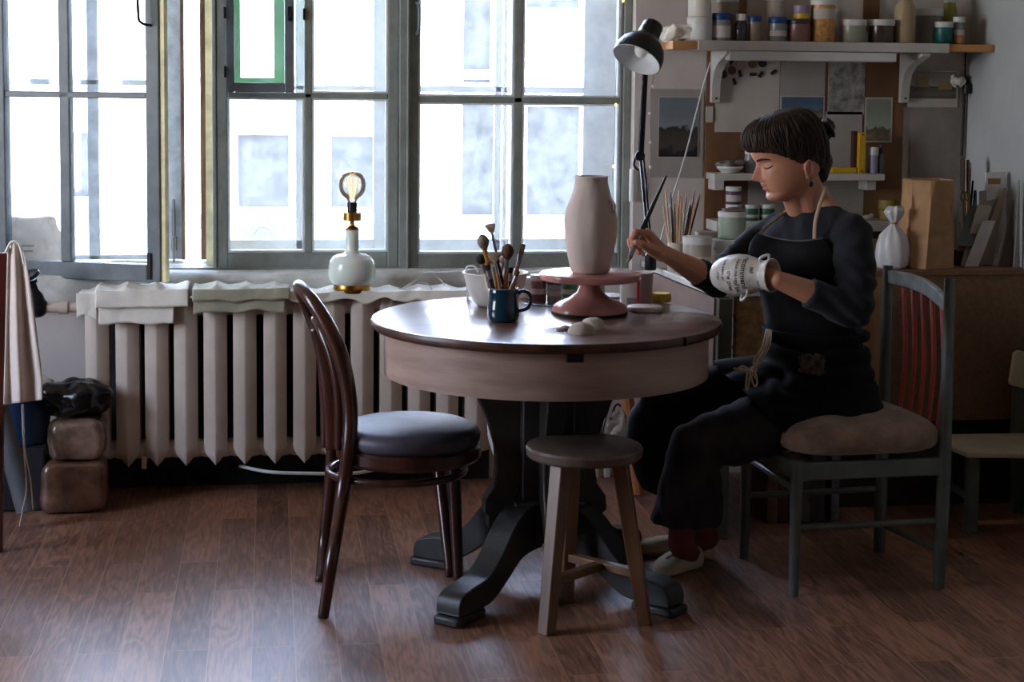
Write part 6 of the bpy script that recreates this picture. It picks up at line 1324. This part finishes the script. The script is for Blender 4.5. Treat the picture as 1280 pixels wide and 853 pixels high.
part('waist_tie', kn, m_cord, bb2, angle=180)
part('clay_stains', MB().ell(torso(.45,2.9,.0185),(.0,.0,.0)) if False else MB().grid(lambda u, v: torso(.25+.5*u+.1*mnoise.noise(V((u*6,v*6,0))),2.35+.55*v+.12*mnoise.noise(V((u*7,v*3,4))),.0235), 16, 10), mat('dried_clay_smear',(92,80,70),.9,var=.5,vscale=40,col2=(34,32,32)), bb2, solid=.0006, angle=180)
# ------------------------------------------------------------------ brush in her hand
bt0, bt1 = P(783,331,d=4.690), P(833,220,d=4.80); axb = (bt1-bt0).normalized(); lb = (bt1-bt0).length
hb = thing('paint_brush', 'long black paint brush with a silver ferrule held in her right hand', 'brush', bt0)
part('handle', MB().tube([bt0+axb*lb*.33,bt0+axb*lb*.42,bt0+axb*lb*.7,bt1], [.0052,.0074,.0052,.0028], seg=12, n=8), m_black, hb)
part('ferrule', MB().tube([bt0+axb*lb*.10,bt0+axb*lb*.34], [.0072,.0056], seg=14, smooth=False), m_steel, hb)
part('bristles', MB().lathe([(.0005,0),(.0035,.010),(.0068,.022),(.0070,lb*.105)], bt0, axb, 14), bris['grey'], hb)
# ------------------------------------------------------------------ vase she holds
hv = thing('glazed_vase', 'small white clay vase with painted lettering, held over her left hand', 'vase', rimc-vax*.10)
Lv = .188; vb2 = rimc-vax*Lv; xr_ = (Z3-vax*Z3.dot(vax)).normalized()
VP = [(0,0),(.024,.001),(.036,.010),(.047,.028),(.055,.052),(.0585,.080),(.057,.105),(.051,.128),(.044,.145),(.0405,.156),(.041,.166),(.0455,.178),(.0475,.186),(.0465,.189),(.044,.186),(.038,.168),(.037,.156),(.041,.143),(.048,.126),(.0535,.104),(.055,.080),(.051,.05),(.040,.022),(0,.008)]
part('vase_body', MB().lathe(VP, vb2, vax, 72, caps=False, xref=xr_), mat('white_speckled_glaze',(190,184,176),.35,var=.16,vscale=24,bump=.5,bscale=40), hv, angle=180)
yr_ = vax.cross(xr_)
def vsurf(ang, h, off=.0006):
    r = interp([p[1] for p in VP[:14]],[p[0] for p in VP[:14]],h)+off; return vb2+vax*h+(xr_*cos(ang)+yr_*sin(ang))*r
camd = (EYE-rimc).normalized(); camd = (camd-vax*camd.dot(vax)).normalized(); ac_ = atan2(camd.dot(yr_), camd.dot(xr_))     # angle of the side seen from the front
for c0, h0, h1 in ((ac_+.95*(1 if yr_.dot(camd)*0 == 0 else 1),.118,.088),(ac_-1.35,.160,.135)):
    pass
dn_s = -1 if (vsurf(ac_+.5,.1)-vsurf(ac_,.1)).z > 0 else 1      # direction along which the angle runs downwards
for c0, h0, h1, ou in ((ac_+dn_s*1.15,.125,.100,.020),(ac_-dn_s*1.35,.178,.158,.014)):
    o = (vsurf(c0,.1,1)-vsurf(c0,.1,0)); part('small_handle', MB().tube([vsurf(c0-.12,h0,-.001),vsurf(c0-.10,h0,ou*.8),vsurf(c0,(h0+h1)/2,ou),vsurf(c0+.16,h1,ou*.7),vsurf(c0+.22,h1,-.002)], .004, seg=10), bpy.data.materials['white_speckled_glaze'], hv, angle=180)
def lettering(txt, a0_, h_, size, sp=1.):
    fc_ = bpy.data.curves.new('t','FONT'); fc_.body = txt; fc_.size = size; fc_.align_x = 'CENTER'; fc_.space_character = sp; fc_.offset = size*.012
    to = bpy.data.objects.new('t', fc_); COL.objects.link(to); dg = bpy.context.evaluated_depsgraph_get(); dg.update()
    m_ = bpy.data.meshes.new_from_object(to.evaluated_get(dg)); vs2 = [V(v.co) for v in m_.vertices]; fs = [tuple(p.vertices) for p in m_.polygons]
    bpy.data.objects.remove(to); bpy.data.meshes.remove(m_); mb = MB()
    r = interp([p[1] for p in VP[:14]],[p[0] for p in VP[:14]],h_)
    mb.add([vsurf(a0_+dn_s*q.x/r, h_+q.y, .0007) for q in vs2], fs); return mb
letm = mat('black_underglaze', (30,28,28), .5)
for txt, da, h_, sz in (('recommend',-.15,.116,.0215),('of be',.62,.096,.019),('the pres',.35,.076,.018),('tell',-.3,.140,.016),('rescue me so',-.25,.100,.013),('have seen all',-.3,.058,.013),('ever',.1,.042,.012),('rare',.6,.158,.012)):
    part('painted_lettering', lettering(txt, ac_+dn_s*da, h_, sz), letm, hv, smooth=False)
# ------------------------------------------------------------------ daylight
wd = bpy.data.worlds.new('overcast'); scn.world = wd; wd.use_nodes = True; nt = wd.node_tree; L = nt.links.new; bgn = nt.nodes['Background']
tc = nn(nt, 'ShaderNodeTexCoord'); sx = nn(nt, 'ShaderNodeSeparateXYZ'); L(tc.outputs['Generated'], sx.inputs[0])
cr = nn(nt, 'ShaderNodeValToRGB'); L(sx.outputs[2], cr.inputs[0]); e = cr.color_ramp.elements
e[0].position = 0; e[0].color = (.96,.97,1,1); e[1].position = .6; e[1].color = (.46,.63,1,1)
L(cr.outputs[0], bgn.inputs['Color']); bgn.inputs['Strength'].default_value = 23.0
pl = bpy.data.lights.new('window_daylight_portal', 'AREA'); po_ = bpy.data.objects.new('window_daylight_portal', pl); COL.objects.link(po_)
pl.shape = 'RECTANGLE'; pl.size = OX1-OX0; pl.size_y = OZ1-OZ0; pl.cycles.is_portal = True
po_.location = ((OX0+OX1)/2, YO+.01, (OZ0+OZ1)/2); po_.rotation_euler = (radians(-90), 0, 0)
scn.cycles.max_bounces = 8; scn.cycles.transparent_max_bounces = 16

pl2 = bpy.data.lights.new('left_window_portal', 'AREA'); po2_ = bpy.data.objects.new('left_window_portal', pl2); COL.objects.link(po2_)
pl2.shape = 'RECTANGLE'; pl2.size = LY1-LY0; pl2.size_y = LZ1-LZ0; pl2.cycles.is_portal = True
po2_.location = (XL-.22, (LY0+LY1)/2, (LZ0+LZ1)/2); po2_.rotation_euler = (radians(-90), 0, radians(90))
